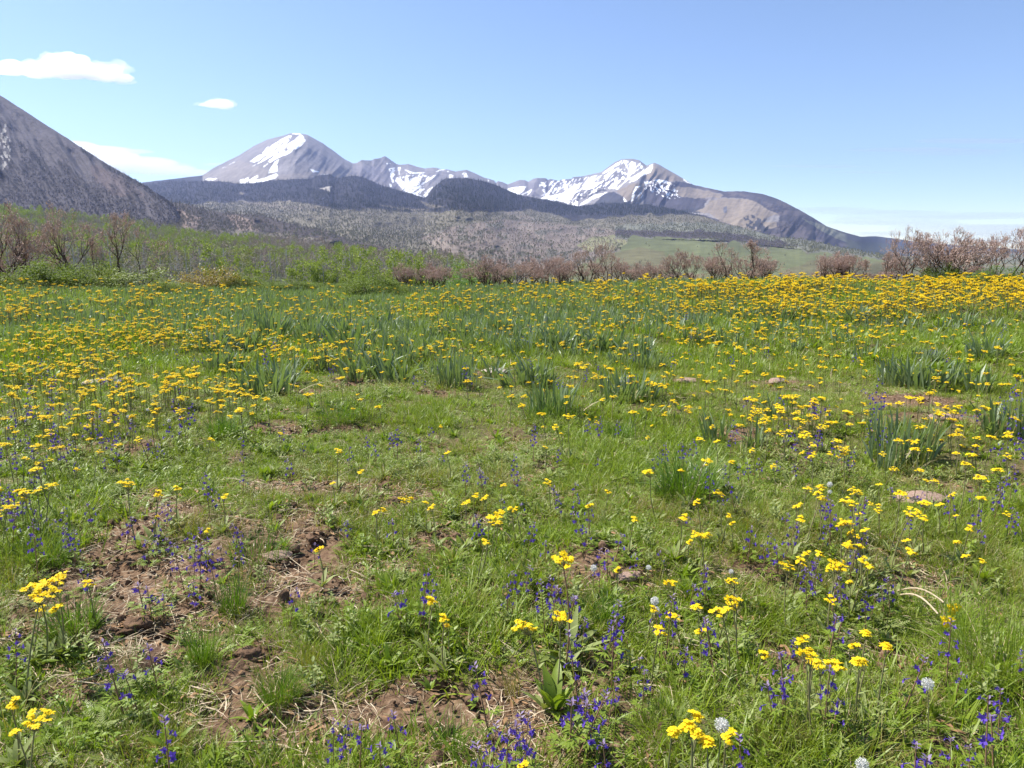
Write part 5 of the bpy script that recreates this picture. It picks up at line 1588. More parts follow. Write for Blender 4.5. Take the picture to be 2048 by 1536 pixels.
YT = [((557, 568), [0, 0, 0, 2, 40, 120, 300, 240]), ((568, 582), [50, 50, 18, 50, 200, 280, 420, 400]), ((582, 612), [120, 105, 65, 150, 200, 280, 420, 420]), ((612, 652), [190, 190, 165, 190, 170, 160, 150, 60]),
      ((652, 700), [190, 150, 110, 75, 85, 62, 42, 22]), ((700, 760), [150, 80, 28, 22, 40, 40, 32, 26]), ((760, 820), [70, 26, 5, 5, 18, 26, 24, 18]), ((820, 900), [16, 6, 5, 4, 5, 15, 19, 15]),
      ((900, 1000), [4, 3, 7, 4, 3, 5, 18, 15]), ((1000, 1100), [1, 0, 0, 1, 1, 2, 2, 5]), ((1100, 1250), [0, 0, 0, 0, 0, 1, 1, 1])]
rngf = np.random.default_rng(77)
ypix = from_table(YT, rngf)
# drifts: thin out some, repeat others close by
P0 = ghit(ypix[:, 0], ypix[:, 1], 0.27)
cl = fbm(P0[:, 0] * 1.1, P0[:, 1] * 0.8, 730, 3)
hole = np.zeros(len(ypix), bool)
keep = (cl > 0.38) & (np.hypot(P0[:, 0], P0[:, 1]) < 28)
extra = P0[keep & (cl > 0.60)]
extra = extra + np.stack([rngf.normal(0, 0.12, len(extra)), rngf.normal(0, 0.12, len(extra)), 0 * extra[:, 0]], -1)
P0 = np.concatenate([P0[keep], extra]); P0[:, 2] = gh(P0[:, 0], P0[:, 1])
d0 = np.hypot(P0[:, 0], P0[:, 1]); o_ = np.argsort(d0); P0 = P0[o_]
print('yellow', len(P0))

YELLOW = [  # px, py of the flower cluster, plant kind, scale, label
    (65, 1152, 1, 1.1, 'broad yellow cluster, left of a pair by the left frame edge'), (100, 1143, 1, 1.05, 'broad yellow cluster, right of the pair by the left frame edge'), (22, 1203, 1, 1.15, 'wide yellow cluster cut close by the left frame edge'),
    (112, 1207, 3, 1.1, 'small yellow cluster below the pair by the left frame edge'), (48, 1227, 3, 1.0, 'small yellow cluster under the wide one at the left frame edge'), (182, 1152, 2, 0.9, 'yellow flower among larkspur right of the pair on the left'),
    (16, 1408, 3, 1.0, None), (36, 1466, 1, 0.9, 'yellow cluster over bright leaves in the bottom left corner'), (56, 1450, 3, 0.9, None), (298, 990, 3, 1.35, 'yellow flower on a long bare stem at the left'), (405, 1063, 3, 0.8, None),
    (320, 1030, 3, 0.7, None), (640, 1090, 3, 1.0, None), (750, 1028, 2, 0.95, None), (757, 1022, 3, 0.9, None), (808, 1005, 1, 0.8, 'full yellow cluster above the reddish mound in the middle'), (830, 997, 3, 0.8, None),
    (955, 1033, 0, 1.05, 'yellow flower with another straight below it, mid meadow'), (952, 1077, 2, 0.95, 'lower of two yellow flowers one above the other, mid meadow'), (1035, 1015, 3, 1.0, None), (1132, 1102, 5, 1.15, 'tall yellow flower on a thick reddish-brown stem in the centre'),
    (1093, 1243, 1, 1.0, 'big bright yellow cluster left of the reddish stem, centre'), (1110, 1252, 0, 1.0, 'second bright yellow cluster touching the big one beside the reddish stem'), (858, 1208, 3, 1.1, 'small yellow flower right of a violet larkspur patch'), (885, 1243, 3, 1.0, None), (904, 1251, 3, 0.8, None),
    (1175, 1008, 3, 1.0, None), (1260, 1025, 2, 0.85, None), (1372, 1080, 3, 0.8, None), (1370, 1168, 0, 0.9, 'yellow cluster on a reddish stalk left of the dandelion heads'), (1233, 1137, 3, 0.8, None), (1308, 1243, 2, 1.0, 'round yellow flower under two white dandelion heads'), (1298, 1222, 3, 0.9, None),
    (1436, 1190, 2, 1.0, None), (1490, 1160, 0, 0.95, None), (1464, 1205, 1, 0.95, 'wide yellow double cluster on a tall pale stem, lower right'), (1492, 1209, 0, 1.0, 'other half of the wide yellow double cluster, lower right'), (1400, 1260, 3, 1.0, None), (1590, 1103, 2, 1.0, None), (1585, 1143, 1, 0.85, None), (1632, 1098, 2, 0.9, None),
    (1628, 1111, 2, 0.85, None), (1655, 1138, 0, 0.95, None), (1672, 1140, 1, 0.95, 'dense yellow cluster above violet larkspur at the right'), (1706, 1112, 3, 1.0, None), (1713, 1122, 2, 1.0, None), (1808, 1091, 2, 1.05, 'yellow cluster on a bent grey stem at the right'), (1744, 1133, 3, 0.8, None), (1706, 1166, 3, 0.9, None),
    (1628, 1290, 2, 0.95, None), (1620, 1330, 2, 1.0, None), (1642, 1322, 0, 0.95, None), (1662, 1312, 2, 1.0, None), (1650, 1335, 3, 1.0, None), (1668, 1330, 3, 1.0, None), (1636, 1305, 3, 0.9, None), (1725, 1273, 4, 1.0, 'round single-headed yellow flower, topmost of the lower right group'), (1765, 1298, 4, 1.05, 'drooping single-headed yellow flower on a stout stem, lower right'),
    (1731, 1310, 4, 1.0, None), (1697, 1277, 3, 0.9, None), (1735, 1333, 3, 1.0, None), (1332, 1440, 4, 0.95, 'single yellow head standing left of the dandelion puff at the bottom'), (1374, 1448, 4, 1.0, None), (1398, 1449, 3, 1.1, None), (1408, 1470, 4, 1.25, 'large golden yellow head at the bottom below the dandelion puff'), (1436, 1458, 3, 1.1, None),
    (1430, 1512, 4, 1.15, 'lowest golden yellow head at the bottom frame edge'), (1452, 990, 1, 0.8, None), (1448, 1030, 3, 0.8, None), (1464, 1043, 3, 0.75, None), (1930, 1053, 3, 1.0, None), (1905, 1085, 2, 0.8, None), (1928, 1115, 2, 0.8, None), (1965, 1125, 3, 0.8, None), (1378, 940, 3, 1.1, 'yellow flower in front of the big dark bunch grass'), (1035, 1515, 3, 0.8, None)]
GY = 'yellow wildflowers in the meadow'
GL = 'yellow wildflower, flat cluster of small heads on a thin stem, one of many alike'
yroot = {}


def yellow(p, k, s, rz, lab, near):
    key = (k, near)
    if key not in yroot:
        r = empty('yellow_wildflower', p, rz, s)
        obj('stem', RW[k].stem, r); obj('leaf_rosette', RW[k].leaves, r)
        if near:
            for i_, hp in enumerate(RW[k].heads):
                o = obj('flower_head', HEADS[i_ % 4] if k != 4 else HEAD4, r); o.location = [float(v) for v in hp]
                q = RW[k].hr / RW[0].hr if k != 4 else 1.0
                o.scale = (q, q, q); o.rotation_euler = (RNG.normal(0, .3), RNG.normal(0, .3), RNG.random() * 6)
        else:
            obj('flower_cluster', RW[k].cluster, r)
        yroot[key] = r
    else:
        r = dup(yroot[key], p, rz, s)
    r.rotation_euler = (RNG.normal(0, .05), RNG.normal(0, .05), rz)
    tag(r, lab or GL, 'wildflower', GY)
    return r


mb = MB(); rr_ = np.random.default_rng(5)
for lay, (pr, pn) in enumerate([(0.021, 15), (0.016, 13), (0.011, 9)]):
    flower_heads(mb, np.array([[0, 0, 0.004 * lay]]), pr, pn, rr_)
HEAD4 = mb.mesh('double_flower_head', [M_PETAL, M_DISC, M_STEM])
placed = []
for px_, py_, k, s, lab in YELLOW:
    s = s * 0.88; p = ghit(np.array([px_]), np.array([py_]), RW[k].h * s)[0]
    yellow(p, k, s, RNG.random() * 6.28, lab, py_ > 985)
    placed.append(p)
placed = np.array(placed)
n_more = 300 - len(YELLOW)
i_ = 0
for p in P0[:n_more]:
    k = int(RNG.choice([0, 0, 1, 2, 2, 3, 3]))
    yellow(p, k, RNG.uniform(0.65, 1.0), RNG.random() * 6.28, None, False)
Pr = P0[n_more:]; far_up = 1 + 0.70 * sstep(11, 20, np.hypot(Pr[:, 0], Pr[:, 1]))
n = len(Pr)
scatter('yellow_wildflowers', FARW, Pr, np.stack([RNG.normal(0, .07, n), RNG.normal(0, .07, n), RNG.random(n) * 6.28], -1), RNG.uniform(0.5, 0.98, n) * far_up, RNG.integers(0, 5, n),
        'thousands of yellow wildflowers over the farther meadow')['kind'] = 'stuff'

# ---- larkspur
LKX = [(240, 1325, 0, 1.1, 'violet larkspur in front of the pale straw mound at the left'), (312, 1312, 1, .9, None), (275, 1365, 3, 1.1, None), (335, 1490, 2, 1.0, 'tall dense violet larkspur at the bottom left'), (365, 1112, 2, .9, 'tallest violet larkspur of a trio at the left'), (378, 1118, 0, 1.0, None), (392, 1120, 2, .85, None),
       (432, 1133, 0, .9, 'pale bluish larkspur left of the upright grass tuft'), (285, 1185, 5, 1.2, None), (300, 1190, 3, .9, None), (398, 1075, 5, 1.2, None), (240, 1060, 1, 1.0, None), (575, 1195, 1, .85, 'small violet larkspur beside the bare soil at the left'), (20, 1300, 0, .9, None), (25, 1005, 0, 1.0, None), (15, 1015, 1, 1.0, None),
       (1093, 1190, 2, .95, 'tall violet larkspur left of the reddish flower stem'), (1100, 1205, 4, .9, None), (1142, 1195, 1, 1.0, None), (1135, 1200, 3, 1.1, None), (1155, 1215, 5, 1.1, None), (980, 1375, 1, 1.1, 'slim reddish-violet larkspur standing on bare soil'), (1150, 1420, 4, 1.15, 'vivid blue-violet larkspur cluster beside the pale green rosette'), (1160, 1432, 5, 1.4, None), (1140, 1438, 5, 1.4, None), (1172, 1415, 3, 1.2, None), (1190, 1420, 3, 1.0, None),
       (1200, 1135, 0, .9, 'violet larkspur standing right of a white dandelion head'), (1172, 1045, 4, .9, None), (1180, 1032, 1, .9, None), (1172, 1070, 3, .9, None), (1225, 1272, 0, 1.1, None), (1215, 1278, 5, 1.2, None), (1228, 1230, 2, .9, None), (1332, 1235, 2, 1.0, 'violet larkspur right of the white dandelion heads'), (1325, 1255, 1, 1.0, None),
       (975, 1500, 2, .9, None), (990, 1510, 0, 1.0, 'violet larkspur in the group at the bottom frame edge'), (1010, 1495, 4, .9, None), (1045, 1485, 2, .9, None), (1060, 1480, 1, 1.0, None), (1030, 1478, 3, 1.1, None), (805, 1455, 1, .9, None), (715, 1482, 3, 1.0, None), (760, 1505, 3, .9, None), (805, 1212, 5, 1.2, None), (800, 1206, 3, .9, None), (852, 1195, 1, .8, None), (1018, 1195, 1, .8, None),
       (1440, 1290, 0, 1.0, None), (1432, 1250, 1, 1.0, None), (1582, 1362, 1, 1.1, 'violet larkspur below the lower right yellow group'), (1570, 1390, 5, 1.1, None), (1556, 1392, 3, 1.0, None), (1565, 1072, 0, 1.0, 'dark violet larkspur spike at the right of centre'), (1550, 1100, 2, .8, None), (1560, 1112, 5, 1.1, None), (1535, 1110, 3, .9, None),
       (1905, 1285, 2, .95, 'dense violet larkspur spike in tall grass at the right'), (1810, 1345, 1, 1.1, 'blue-violet larkspur right of the drooping yellow flower'), (1990, 1455, 4, 1.2, 'violet larkspur in the bottom right corner'), (2000, 1470, 3, 1.1, None), (1850, 1528, 5, 1.2, None), (1835, 1530, 3, 1.1, None), (1505, 1525, 2, .9, 'tall violet larkspur cut by the bottom frame edge'), (1660, 1258, 3, 1.2, None), (1672, 1252, 5, 1.1, None),
       (1740, 1218, 0, .8, None), (1690, 1180, 4, .8, None), (1620, 1155, 2, .8, None), (1612, 1170, 1, .8, None), (1665, 1192, 1, .8, None), (1790, 1190, 1, .9, None), (1775, 1195, 3, .9, None), (1220, 1510, 3, .9, None), (1285, 1370, 1, .8, None), (1368, 1312, 1, .9, None), (1215, 1395, 1, .8, None), (180, 1165, 1, .9, None), (930, 945, 2, .8, 'violet larkspur spike standing alone in the middle meadow'), (970, 955, 1, .9, None), (530, 715, 2, 1.3, 'large dark violet larkspur beside the strap-leaved clump on the left')]
LT = [((640, 700), [10, 8, 5, 4, 6, 6, 6, 4]), ((700, 760), [26, 22, 16, 8, 12, 12, 10, 8]), ((760, 850), [40, 24, 5, 5, 8, 12, 14, 18]), ((850, 950), [38, 20, 9, 8, 14, 18, 15, 16]), ((950, 1100), [30, 20, 8, 6, 12, 16, 14, 18]), ((1100, 1250), [12, 12, 4, 4, 12, 14, 12, 14]), ((1250, 1400), [4, 4, 1, 3, 6, 6, 6, 8]), ((1400, 1536), [3, 2, 2, 3, 3, 3, 3, 4])]
lroot = {}
LGL = 'violet larkspur with a loose spike of small flowers, one of many alike'


def larkspur(p, k, s, rz, lab, near):
    key = (k, near)
    if key not in lroot:
        r = empty('larkspur', p, rz, s)
        obj('stem', LK[k].stem, r)
        if near:
            for q, (fp, fa, fs) in enumerate(zip(LK[k].pos, LK[k].az, LK[k].size)):
                o = obj('blossom', BLOSSOM, r); o.location = [float(v) for v in fp]; o.rotation_euler = (RNG.normal(0, .2), RNG.normal(0, .2), float(fa)); z = float(fs / 0.0115); o.scale = (z, z, z)
        else:
            obj('flower_spike', LK[k].spike, r)
        lroot[key] = r
    else:
        r = dup(lroot[key], p, rz, s)
    r.rotation_euler = (RNG.normal(0, .08), RNG.normal(0, .08), rz)
    tag(r, lab or LGL, 'wildflower', 'violet larkspurs in the meadow')


for px_, py_, k, s, lab in LKX:
    p = ghit(np.array([px_]), np.array([py_]), LK[k].h * s * 0.72)[0]
    larkspur(p, k, s * 1.0, RNG.random() * 6.28, lab, lab is not None and py_ > 1000)
lp = from_table(LT, rngf)
lp = lp[rngf.random(len(lp)) < 0.62 - 0.45 * sstep(1000, 1200, lp[:, 1])]
PL = ghit(lp[:, 0], lp[:, 1], 0.13)
cl = fbm(PL[:, 0] * 1.0, PL[:, 1] * 1.0, 735, 3)
PL = PL[cl > 0.40]; PL = PL[np.argsort(np.hypot(PL[:, 0], PL[:, 1]))]
ex = PL[::4] + np.stack([rngf.normal(0, .05, len(PL[::4])), rngf.normal(0, .05, len(PL[::4])), 0 * PL[::4, 0]], -1)
PL = np.concatenate([PL, ex]); PL[:, 2] = gh(PL[:, 0], PL[:, 1]); PL = PL[np.argsort(np.hypot(PL[:, 0], PL[:, 1]))]
print('larkspur', len(PL))
nl = 290 - len(LKX)
for p in PL[:nl]:
    larkspur(p, int(RNG.integers(0, 6)), RNG.uniform(0.65, 1.0), RNG.random() * 6.28, None, False)
LKJ = [joined('larkspur_plant', [LK[k].spike]) for k in range(6)]
Pr = PL[nl:]; n = len(Pr)
scatter('violet_wildflowers', LKJ, Pr, np.stack([RNG.normal(0, .08, n), RNG.normal(0, .08, n), RNG.random(n) * 6.28], -1), RNG.uniform(0.8, 1.15, n), RNG.integers(0, 6, n), 'countless small violet larkspurs in the farther meadow')

# ---- dandelion seed heads
mb = MB(); rr_ = np.random.default_rng(9); d = rr_.normal(0, 1, (260, 3)); d /= np.linalg.norm(d, axis=1, keepdims=True)
prisms(mb, d * 0.003, d * 0.0155, 0.0003, 0.0003, 3, 0, 0.5); quads_cloud(mb, d * 0.0165 * rr_.uniform(.85, 1.1, (260, 1)), 0.0022, rr_, 0)
V_, T_ = ico(2); mb.add(V_ * 0.0075, None, T_, 0, np.full((len(V_), 3), 0.6))
PUFF = mb.mesh('seed_head', [M_WHITE], False)
mb = MB(); t = np.linspace(0, 1, 5)[:, None]; tube(mb, np.concatenate([0.02 * t * t, 0 * t, t * 0.2 - 0.02], 1), np.full(5, 0.0018), 4, 0, 0.3); PSTEM = mb.mesh('stem', [M_STEM])
proot = None
for px_, py_, s, lab in [(1300, 1202, 1.25, 'upper of two white dandelion seed heads by the round yellow flower'), (1307, 1216, 1.2, 'lower of two white dandelion seed heads by the round yellow flower'), (1188, 1133, 1.1, 'white dandelion seed head left of a violet larkspur'), (1293, 1133, .9, 'white dandelion seed head near bare soil, right of centre'),
                         (1441, 1440, 1.5, 'fluffy white dandelion seed head above golden yellow heads at the bottom'), (1868, 1375, 1.35, 'white dandelion seed head in tall grass at the lower right'), (1656, 970, 1.2, 'white dandelion seed head left of the flat pinkish rock'), (1655, 983, .9, 'smaller white seed head just under the one left of the pinkish rock'), (220, 843, 1.2, 'white dandelion seed head among yellow flowers at the left'),
                         (258, 832, 1.0, 'white dandelion seed head above a pair at the left'), (266, 841, 1.0, 'white dandelion seed head, right one of a close pair at the left'), (342, 841, 1.0, 'white dandelion seed head beside a violet spike at the left'), (105, 852, 1.1, 'white dandelion seed head by a pale stalk at the far left'), (297, 820, .9, 'white dandelion seed head highest of the left ones'),
                         (2028, 800, 1.2, 'white dandelion seed head near the right frame edge'), (234, 763, 1.3, 'white dandelion seed head beside the pale stone at the left'), (1460, 1145, .8, 'small white seed head in grass at the right of centre'), (1740, 1530, 1.3, 'white seed head at the bottom frame edge')]:
    s = s * 0.66; p = ghit(np.array([px_]), np.array([py_]), 0.19 * s)[0]
    if proot is None:
        r = empty('dandelion', p, 0, s); obj('stem', PSTEM, r); o = obj('seed_head', PUFF, r); o.location = (0.02, 0, 0.19); proot = r
    else:
        r = dup(proot, p, RNG.random() * 6, s)
    tag(r, lab, 'dandelion', 'dandelion seed heads in the meadow')


# ---- strap-leaved clumps, bunch grass, rocks, stalks
def place_clump(name, meshes, lst, cat, group, wbase, hbase):
    for n_, (px_, py_, wpx, hpx, k, lab) in enumerate(lst):
        p = ghit(np.array([px_]), np.array([py_]))[0]
        d = np.linalg.norm(p - EYE)
        sw = wpx / F * d / wbase[k]; sh = hpx / F * d / hbase[k]
        o = obj(name, meshes[k]); o.location = [float(v) for v in p]; o.scale = (sw, min(sw, sh * 1.2), sh); o.rotation_euler = (0, 0, RNG.normal(0, .3))
        tag(o, lab, cat, group)


IL = 'dense clump of upright blue-green strap leaves '
place_clump('strap_leaf_clump', IRIS_P, [
    (530, 790, 135, 70, 0, IL + 'with a violet larkspur behind it, left of centre'), (565, 770, 90, 60, 4, 'pale arching strap-leaved clump joined to the one with the violet larkspur'), (705, 745, 60, 60, 2, 'narrow strap-leaved clump above a bare brown patch'), (760, 755, 85, 70, 1, IL + 'between the narrow one and the big middle clump'),
    (905, 772, 110, 76, 3, 'biggest dark strap-leaved clump above a reddish soil scar, centre'), (985, 758, 50, 44, 2, 'small strap-leaved clump just below the pale stone'), (1068, 772, 75, 66, 1, 'thin spread strap-leaved clump right of the pale stone'), (1105, 830, 110, 78, 0, 'loose strap-leaved clump behind the grey-green bunch grass'), (1250, 800, 150, 62, 3, 'wide strap-leaved clump among yellow flowers right of centre'),
    (1165, 702, 120, 44, 3, 'strap-leaved clump dotted with yellow flowers, upper centre'), (1215, 706, 90, 46, 1, 'strap-leaved clump touching the one dotted with yellow flowers'), (1280, 715, 90, 44, 4, 'strap-leaved clump at the right end of the upper centre row'), (1432, 885, 62, 62, 1, 'upright isolated strap-leaved clump, left of a twin'), (1507, 900, 40, 64, 2, 'narrow isolated strap-leaved clump, right of its twin'), (1540, 835, 26, 50, 2, 'thin tall tuft of strap leaves above the isolated twins'),
    (1800, 770, 90, 58, 0, 'left end of a long row of strap leaves at the right'), (1845, 778, 90, 58, 1, 'middle of a long row of strap leaves at the right'), (1900, 772, 60, 50, 4, 'strap-leaved clump at the right end of the long row'), (1955, 782, 60, 44, 1, 'low strap-leaved clump beyond the long row at the right'), (1985, 868, 50, 60, 2, 'upright strap-leaved clump near the right frame edge'), (2038, 872, 56, 64, 1, 'strap-leaved clump cut by the right frame edge'),
    (1795, 915, 140, 90, 3, 'largest right-hand strap-leaved clump with yellow flowers before it'), (1770, 940, 70, 70, 4, 'strap-leaved clump leaning left of the largest right-hand one'), (1540, 672, 80, 34, 0, 'low strap-leaved clump far right in thin grass'), (425, 702, 100, 46, 0, 'dark green strap-leaved clump at the left'), (495, 705, 80, 46, 1, 'strap-leaved clump next to the dark green one at the left'),
    (330, 672, 90, 34, 3, 'pale glinting strap-leaved clump in the yellow drift at the left'), (640, 742, 60, 56, 4, 'strap-leaved clump left of the narrow one, edge of the drift'), (830, 720, 70, 50, 1, 'strap-leaved clump with a pale bent leaf, centre left'), (1480, 640, 80, 26, 0, 'far small strap-leaved clump at the right')],
    'leafy clump', 'strap-leaved clumps in the meadow', [.38, .26, .17, .52, .30], [.27, .25, .27, .26, .22])
ri = np.random.default_rng(404)
place_clump('strap_leaf_clump', IRIS_P, [(ri.uniform(430, 1320), ri.uniform(655, 780), ri.uniform(45, 95), ri.uniform(30, 50) * (1 + (i_ % 3) * 0.15), int(ri.integers(0, 5)), 'blue-green strap-leaved clump in the loose drift across the middle of the meadow') for i_ in range(34)]
            + [(ri.uniform(1380, 2040), ri.uniform(640, 800), ri.uniform(40, 80), ri.uniform(26, 42), int(ri.integers(0, 5)), 'blue-green strap-leaved clump among scattered yellow flowers on the right of the meadow') for i_ in range(10)],
            'leafy clump', 'strap-leaved clumps in the drift', [.38, .26, .17, .52, .30], [.27, .25, .27, .26, .22])
place_clump('bunchgrass', BUNCH, [
    (1372, 992, 165, 95, 0, 'big dark green bunch grass, largest tuft in the meadow'), (515, 1112, 150, 62, 3, 'broad dark green grass tuft above the bare soil at the left'), (470, 1222, 75, 90, 2, 'upright bright green grass tuft in bare soil at the left'), (672, 842, 110, 48, 3, 'green grass tuft beside bare soil, left of centre'),
    (448, 872, 90, 48, 1, 'bright green leafy grass tuft at the left'), (1240, 880, 80, 48, 1, 'bright green grass tuft above violet flowers, centre right'), (1088, 835, 130, 60, 4, 'soft dark bunch grass before the loose strap-leaved clump'), (405, 1330, 60, 100, 2, 'slender green tuft over the dark soil hollow at the left'), (100, 1130, 90, 50, 1, None), (150, 1260, 120, 70, 1, 'green grass tuft below the yellow pair at the left'),
    (900, 1500, 90, 70, 2, None), (560, 1400, 100, 60, 1, 'green tuft at the edge of the bottom bare soil'), (1200, 1240, 80, 60, 2, None), (250, 1340, 80, 60, 3, None)],
    'grass tuft', 'bunch grass tufts', [.44, .33, .20, .46, .46], [.25, .18, .22, .16, .20])
for o in list(COL.objects):
    if o.name.startswith('bunchgrass') and not o.get('label'): o['label'] = 'plain green bunch grass tuft among weeds in the near meadow'
place_clump('bluish_bunchgrass', BUNCHB, [
    (1990, 1340, 260, 150, 0, 'largest bluish tuft of long fine grass at the lower right'), (1880, 1250, 180, 80, 1, 'bluish fine grass tuft above the violet spike at the right'), (1660, 1060, 160, 55, 0, 'bluish fine grass tuft above the yellow group at the right'), (880, 850, 130, 50, 1, 'bluish fine grass tuft, middle meadow'), (560, 1395, 130, 70, 1, 'bluish fine grass tuft on the bare soil at the bottom'),
    (1330, 1460, 150, 70, 0, 'bluish fine grass tuft left of the golden heads'), (930, 900, 100, 40, 1, 'smaller bluish grass tuft, middle meadow'), (60, 1120, 140, 60, 0, 'bluish grass tuft at the left frame edge'), (1540, 1250, 150, 70, 1, 'bluish grass tuft left of the lower right yellow group')],
    'grass tuft', 'bluish fine grass tufts', [.5, .42], [.20, .17])
place_clump('yellowish_bunchgrass', BUNCHY, [
    (1680, 1500, 260, 80, 0, 'wide yellowish fine grass tuft at the bottom right'), (1800, 1420, 180, 60, 0, 'yellowish grass tuft right of the wide bottom one'), (310, 1500, 170, 70, 0, 'yellowish grass tuft at the bottom left'), (620, 1335, 60, 70, 1, 'small yellowish upright tuft by the bare soil'), (1020, 1390, 40, 70, 1, 'thin yellowish tuft standing in bare soil, centre'), (1560, 1480, 140, 60, 0, 'yellowish grass tuft left of the wide bottom one')],
    'grass tuft', 'yellowish grass tufts', [.4, .2], [.13, .14])

for px_, py_, wpx, hpx, k, mat_, lab in [(1842, 1002, 72, 14, 1, M_ROCK, 'flat pinkish rock at the right below the strap leaves'), (988, 744, 46, 10, 2, M_ROCKP, 'pale flat stone between strap-leaved clumps, centre'), (205, 765, 52, 8, 3, M_ROCKP, 'pale flat stone among yellow flowers at the left'), (1552, 764, 34, 6, 4, M_ROCK, 'low pinkish stone in the right half of the meadow'),
                                         (556, 1116, 40, 16, 5, M_ROCK, 'pale stone on bare soil beside the broad dark tuft'), (1885, 838, 40, 6, 6, M_ROCK, 'flat brownish stone near the right strap-leaved row'), (1260, 1158, 44, 14, 7, M_ROCK, 'pinkish flat stone on bare soil right of centre'), (1375, 764, 40, 5, 8, M_ROCK, 'small pinkish stone right of centre')]:
    p = ghit(np.array([px_]), np.array([py_]))[0]; d = np.linalg.norm(p - EYE)
    me = lumpy('rock', 950 + k, mat_, 1.0, 3)
    s = wpx / F * d / 1.5
    o = obj('rock', me); o.location = (p[0], p[1], p[2] + 0.012); o.scale = (s, s * 0.8, min(s * 0.25, 0.03)); o.rotation_euler = (0, 0, RNG.normal(0, .4))
    tag(o, lab, 'rock')
for px_, py_, wpx, hpx, k, lab in [(650, 1022, 40, 22, 1, 'dark soil clod standing on the reddish mound, left of centre'), (630, 1072, 60, 24, 2, 'broken reddish soil mound by the broad dark tuft'), (505, 1312, 80, 50, 3, 'crumbly reddish soil mound at the lower left'), (275, 1255, 90, 40, 4, 'crumbly dark soil mound at the left'), (1105, 940, 36, 18, 5, 'small dark soil clod in the middle meadow'), (790, 1002, 50, 18, 6, 'reddish soil mound under the full yellow cluster')]:
    p = ghit(np.array([px_]), np.array([py_]))[0]; d = np.linalg.norm(p - EYE)
    V_, T_ = ico(4); rr_ = np.random.default_rng(960 + k)
    nz = fbm(V_[:, 0] * 2.2 + V_[:, 2] * 1.4 + k, V_[:, 1] * 2.2 - V_[:, 2] * 1.1, 970 + k, 4)
    V_ = V_ * (0.35 + 1.25 * nz)[:, None]
    s = wpx / F * d / 3.2
    o = obj('soil_mound', mesh_from('soil_mound', V_, None, T_, [M_CLOD], None, np.full((len(V_), 3), 0.5)))
    o.location = p; o.scale = (s, s * 0.8, min(s * 0.55, 0.055)); o.rotation_euler = (0, 0, RNG.random() * 6)
    tag(o, lab, 'soil mound')
# pale straw mound
p = ghit(np.array([268]), np.array([1325]))[0]
mb = MB(); rr_ = np.random.default_rng(31); n = 420; a = rr_.random(n) * 6.28; r = np.sqrt(rr_.random(n))
base = np.stack([np.cos(a) * r * 0.10, np.sin(a) * r * 0.09, 0.035 * (1 - r * r) + 0.002], -1)
strips(mb, base, rr_.random(n) * 6.28, rr_.uniform(0.015, 0.06, n), rr_.uniform(0.002, 0.005, n), rr_.uniform(-0.3, 0.3, n), rr_.uniform(-0.3, 0.4, n), 3, rng=rr_)
V_, T_ = ico(3); mb.add(V_ * [0.10, 0.09, 0.036], None, T_, 1, np.full((len(V_), 3), 0.9))
tag(obj('straw_mound', mb.mesh('straw_mound', [M_STRAW, M_CLOD], False)), 'pale mound matted with dry straw behind the violet larkspur at the left', 'mound').location = p

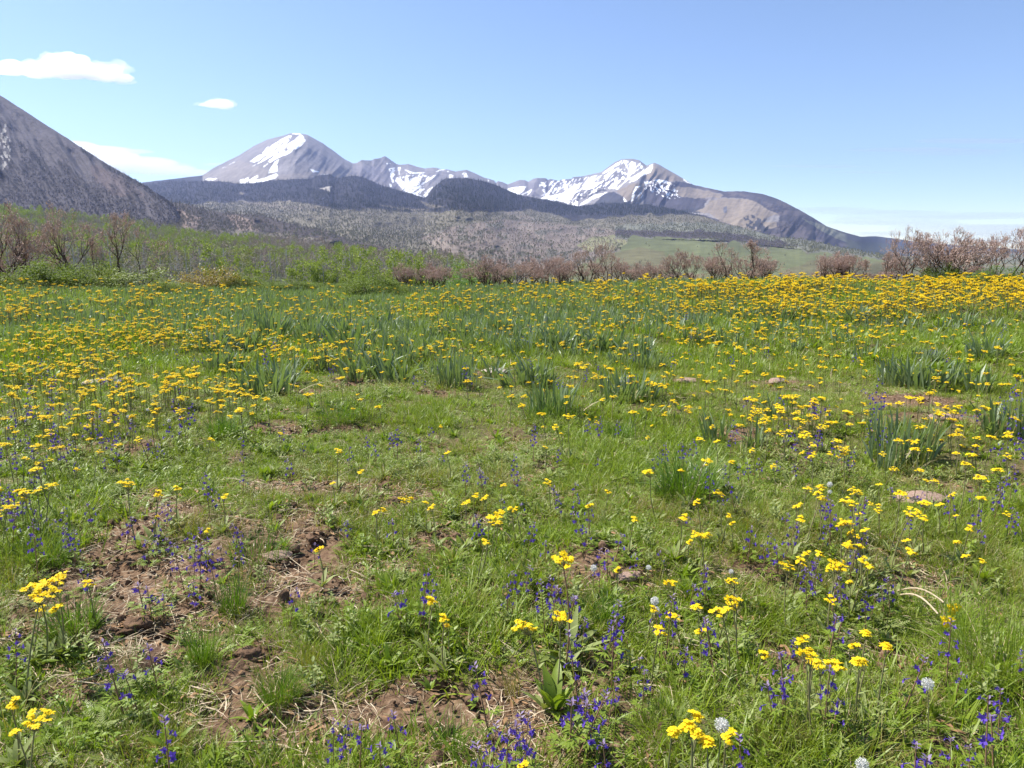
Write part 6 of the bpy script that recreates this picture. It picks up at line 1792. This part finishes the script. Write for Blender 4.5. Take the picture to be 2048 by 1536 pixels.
for pts, r, mat_, lab in [([(510, 1395), (535, 1430), (575, 1470)], .0025, M_STRAW, 'bent pale dry stalk lying on bare soil at the bottom left'), ([(634, 1258), (650, 1290), (672, 1312)], .0018, M_STRAW, 'thin pale dry stalk in green grass left of centre'), ([(660, 1275), (700, 1295), (745, 1305)], .0018, M_STRAW, 'thin curved dry stalk right of the one in green grass'),
                          ([(330, 1210), (345, 1225), (352, 1262)], .002, M_STRAW, 'short dry stalk beside the dark soil at the left'), ([(150, 1374), (190, 1378), (230, 1385)], .0022, M_STRAW, 'straight dry stalk lying at the lower left'), ([(450, 1498), (510, 1496), (560, 1492)], .002, M_STRAW, 'straight dry stalk at the bottom left edge'), ([(1180, 1445), (1120, 1455), (1045, 1475)], .0028, M_BROWNLEAF, 'brown dry stalk lying below the pale green rosette'),
                          ([(1605, 1087), (1640, 1110), (1680, 1130)], .0024, M_STRAW, 'pale dry stalk lying behind the yellow group at the right'), ([(420, 1036), (460, 1040), (520, 1050)], .002, M_STRAW, 'thin pale stalk on the flat bare soil at the left'), ([(1430, 688), (1425, 690), (1420, 695)], .002, M_STRAW, 'tiny pale stalk far right of centre'), ([(575, 1120), (600, 1140), (620, 1155)], .002, M_STRAW, 'dry stalk beside the pale stone on bare soil')]:
    xs = np.array(pts, float); q = ghit(xs[:, 0], xs[:, 1]); q[:, 2] += 0.02
    t = np.linspace(0, 1, 12); tt = np.linspace(0, 1, 3)
    L_ = (1 - t)[:, None] ** 2 * q[0] + 2 * ((1 - t) * t)[:, None] * q[1] + t[:, None] ** 2 * q[2]
    L_[:, 2] = np.maximum(L_[:, 2], gh(L_[:, 0], L_[:, 1]) + 0.012)
    mb = MB(); c0 = L_[0].copy(); tube(mb, L_ - c0, np.linspace(r, r * 0.6, 12), 5, 0, 0.6)
    o = obj('dry_stalk', mb.mesh('dry_stalk', [mat_])); o.location = c0
    tag(o, lab, 'dry stalk')
# two pale bent flower stalks at the right, heads almost on the grass
for (a, b, lab) in [((1795, 1182), (1888, 1205), 'upper of two pale leaning stalks with a yellow head at the right'), ((1800, 1190), (1876, 1228), 'lower of two pale leaning stalks with a yellow head at the right')]:
    q0 = ghit(np.array([a[0]]), np.array([a[1]]), 0.02)[0]; q1 = ghit(np.array([b[0]]), np.array([b[1]]), 0.14)[0]
    q0[2] += 0.02; q1[2] += 0.14
    r = empty('bent_wildflower', q0)
    mb = MB(); t = np.linspace(0, 1, 8)[:, None]; L_ = (q1 - q0) * t + np.array([0, 0, 1]) * np.sin(t * 3.14) * 0.03
    tube(mb, L_, np.linspace(.004, .003, 8), 5, 0, 0.9); obj('stem', mb.mesh('stem', [M_STRAW]), r)
    o = obj('flower_cluster', RW[3].cluster, r); e = q1 - q0
    o.rotation_euler = (0, 1.2, math.atan2(e[1], e[0])); o.location = [float(v) for v in (e - np.array([0.17 * math.cos(math.atan2(e[1], e[0])), 0.17 * math.sin(math.atan2(e[1], e[0])), 0.07]))]
    tag(r, lab, 'wildflower')
# pale green broad rosette in the centre foreground
p = ghit(np.array([1108]), np.array([1425]))[0]
o = obj('leaf_rosette', rosette('leaf_rosette', 16, 0.13, 0.036, M_FORB, 991, (.5, 1.35), .3)); o.location = p
o.name = 'broadleaf_plant'; tag(o, 'pale green broad-leaved rosette left of the vivid larkspur cluster, bottom centre', 'plant')
p = ghit(np.array([1140]), np.array([1315]))[0]
o = obj('broadleaf_plant', rosette('broadleaf_plant', 12, 0.16, 0.03, M_FEATH, 992, (.5, 1.3), .3)); o.location = p
tag(o, 'grey-green toothed leaf rosette at the foot of the reddish stem', 'plant')
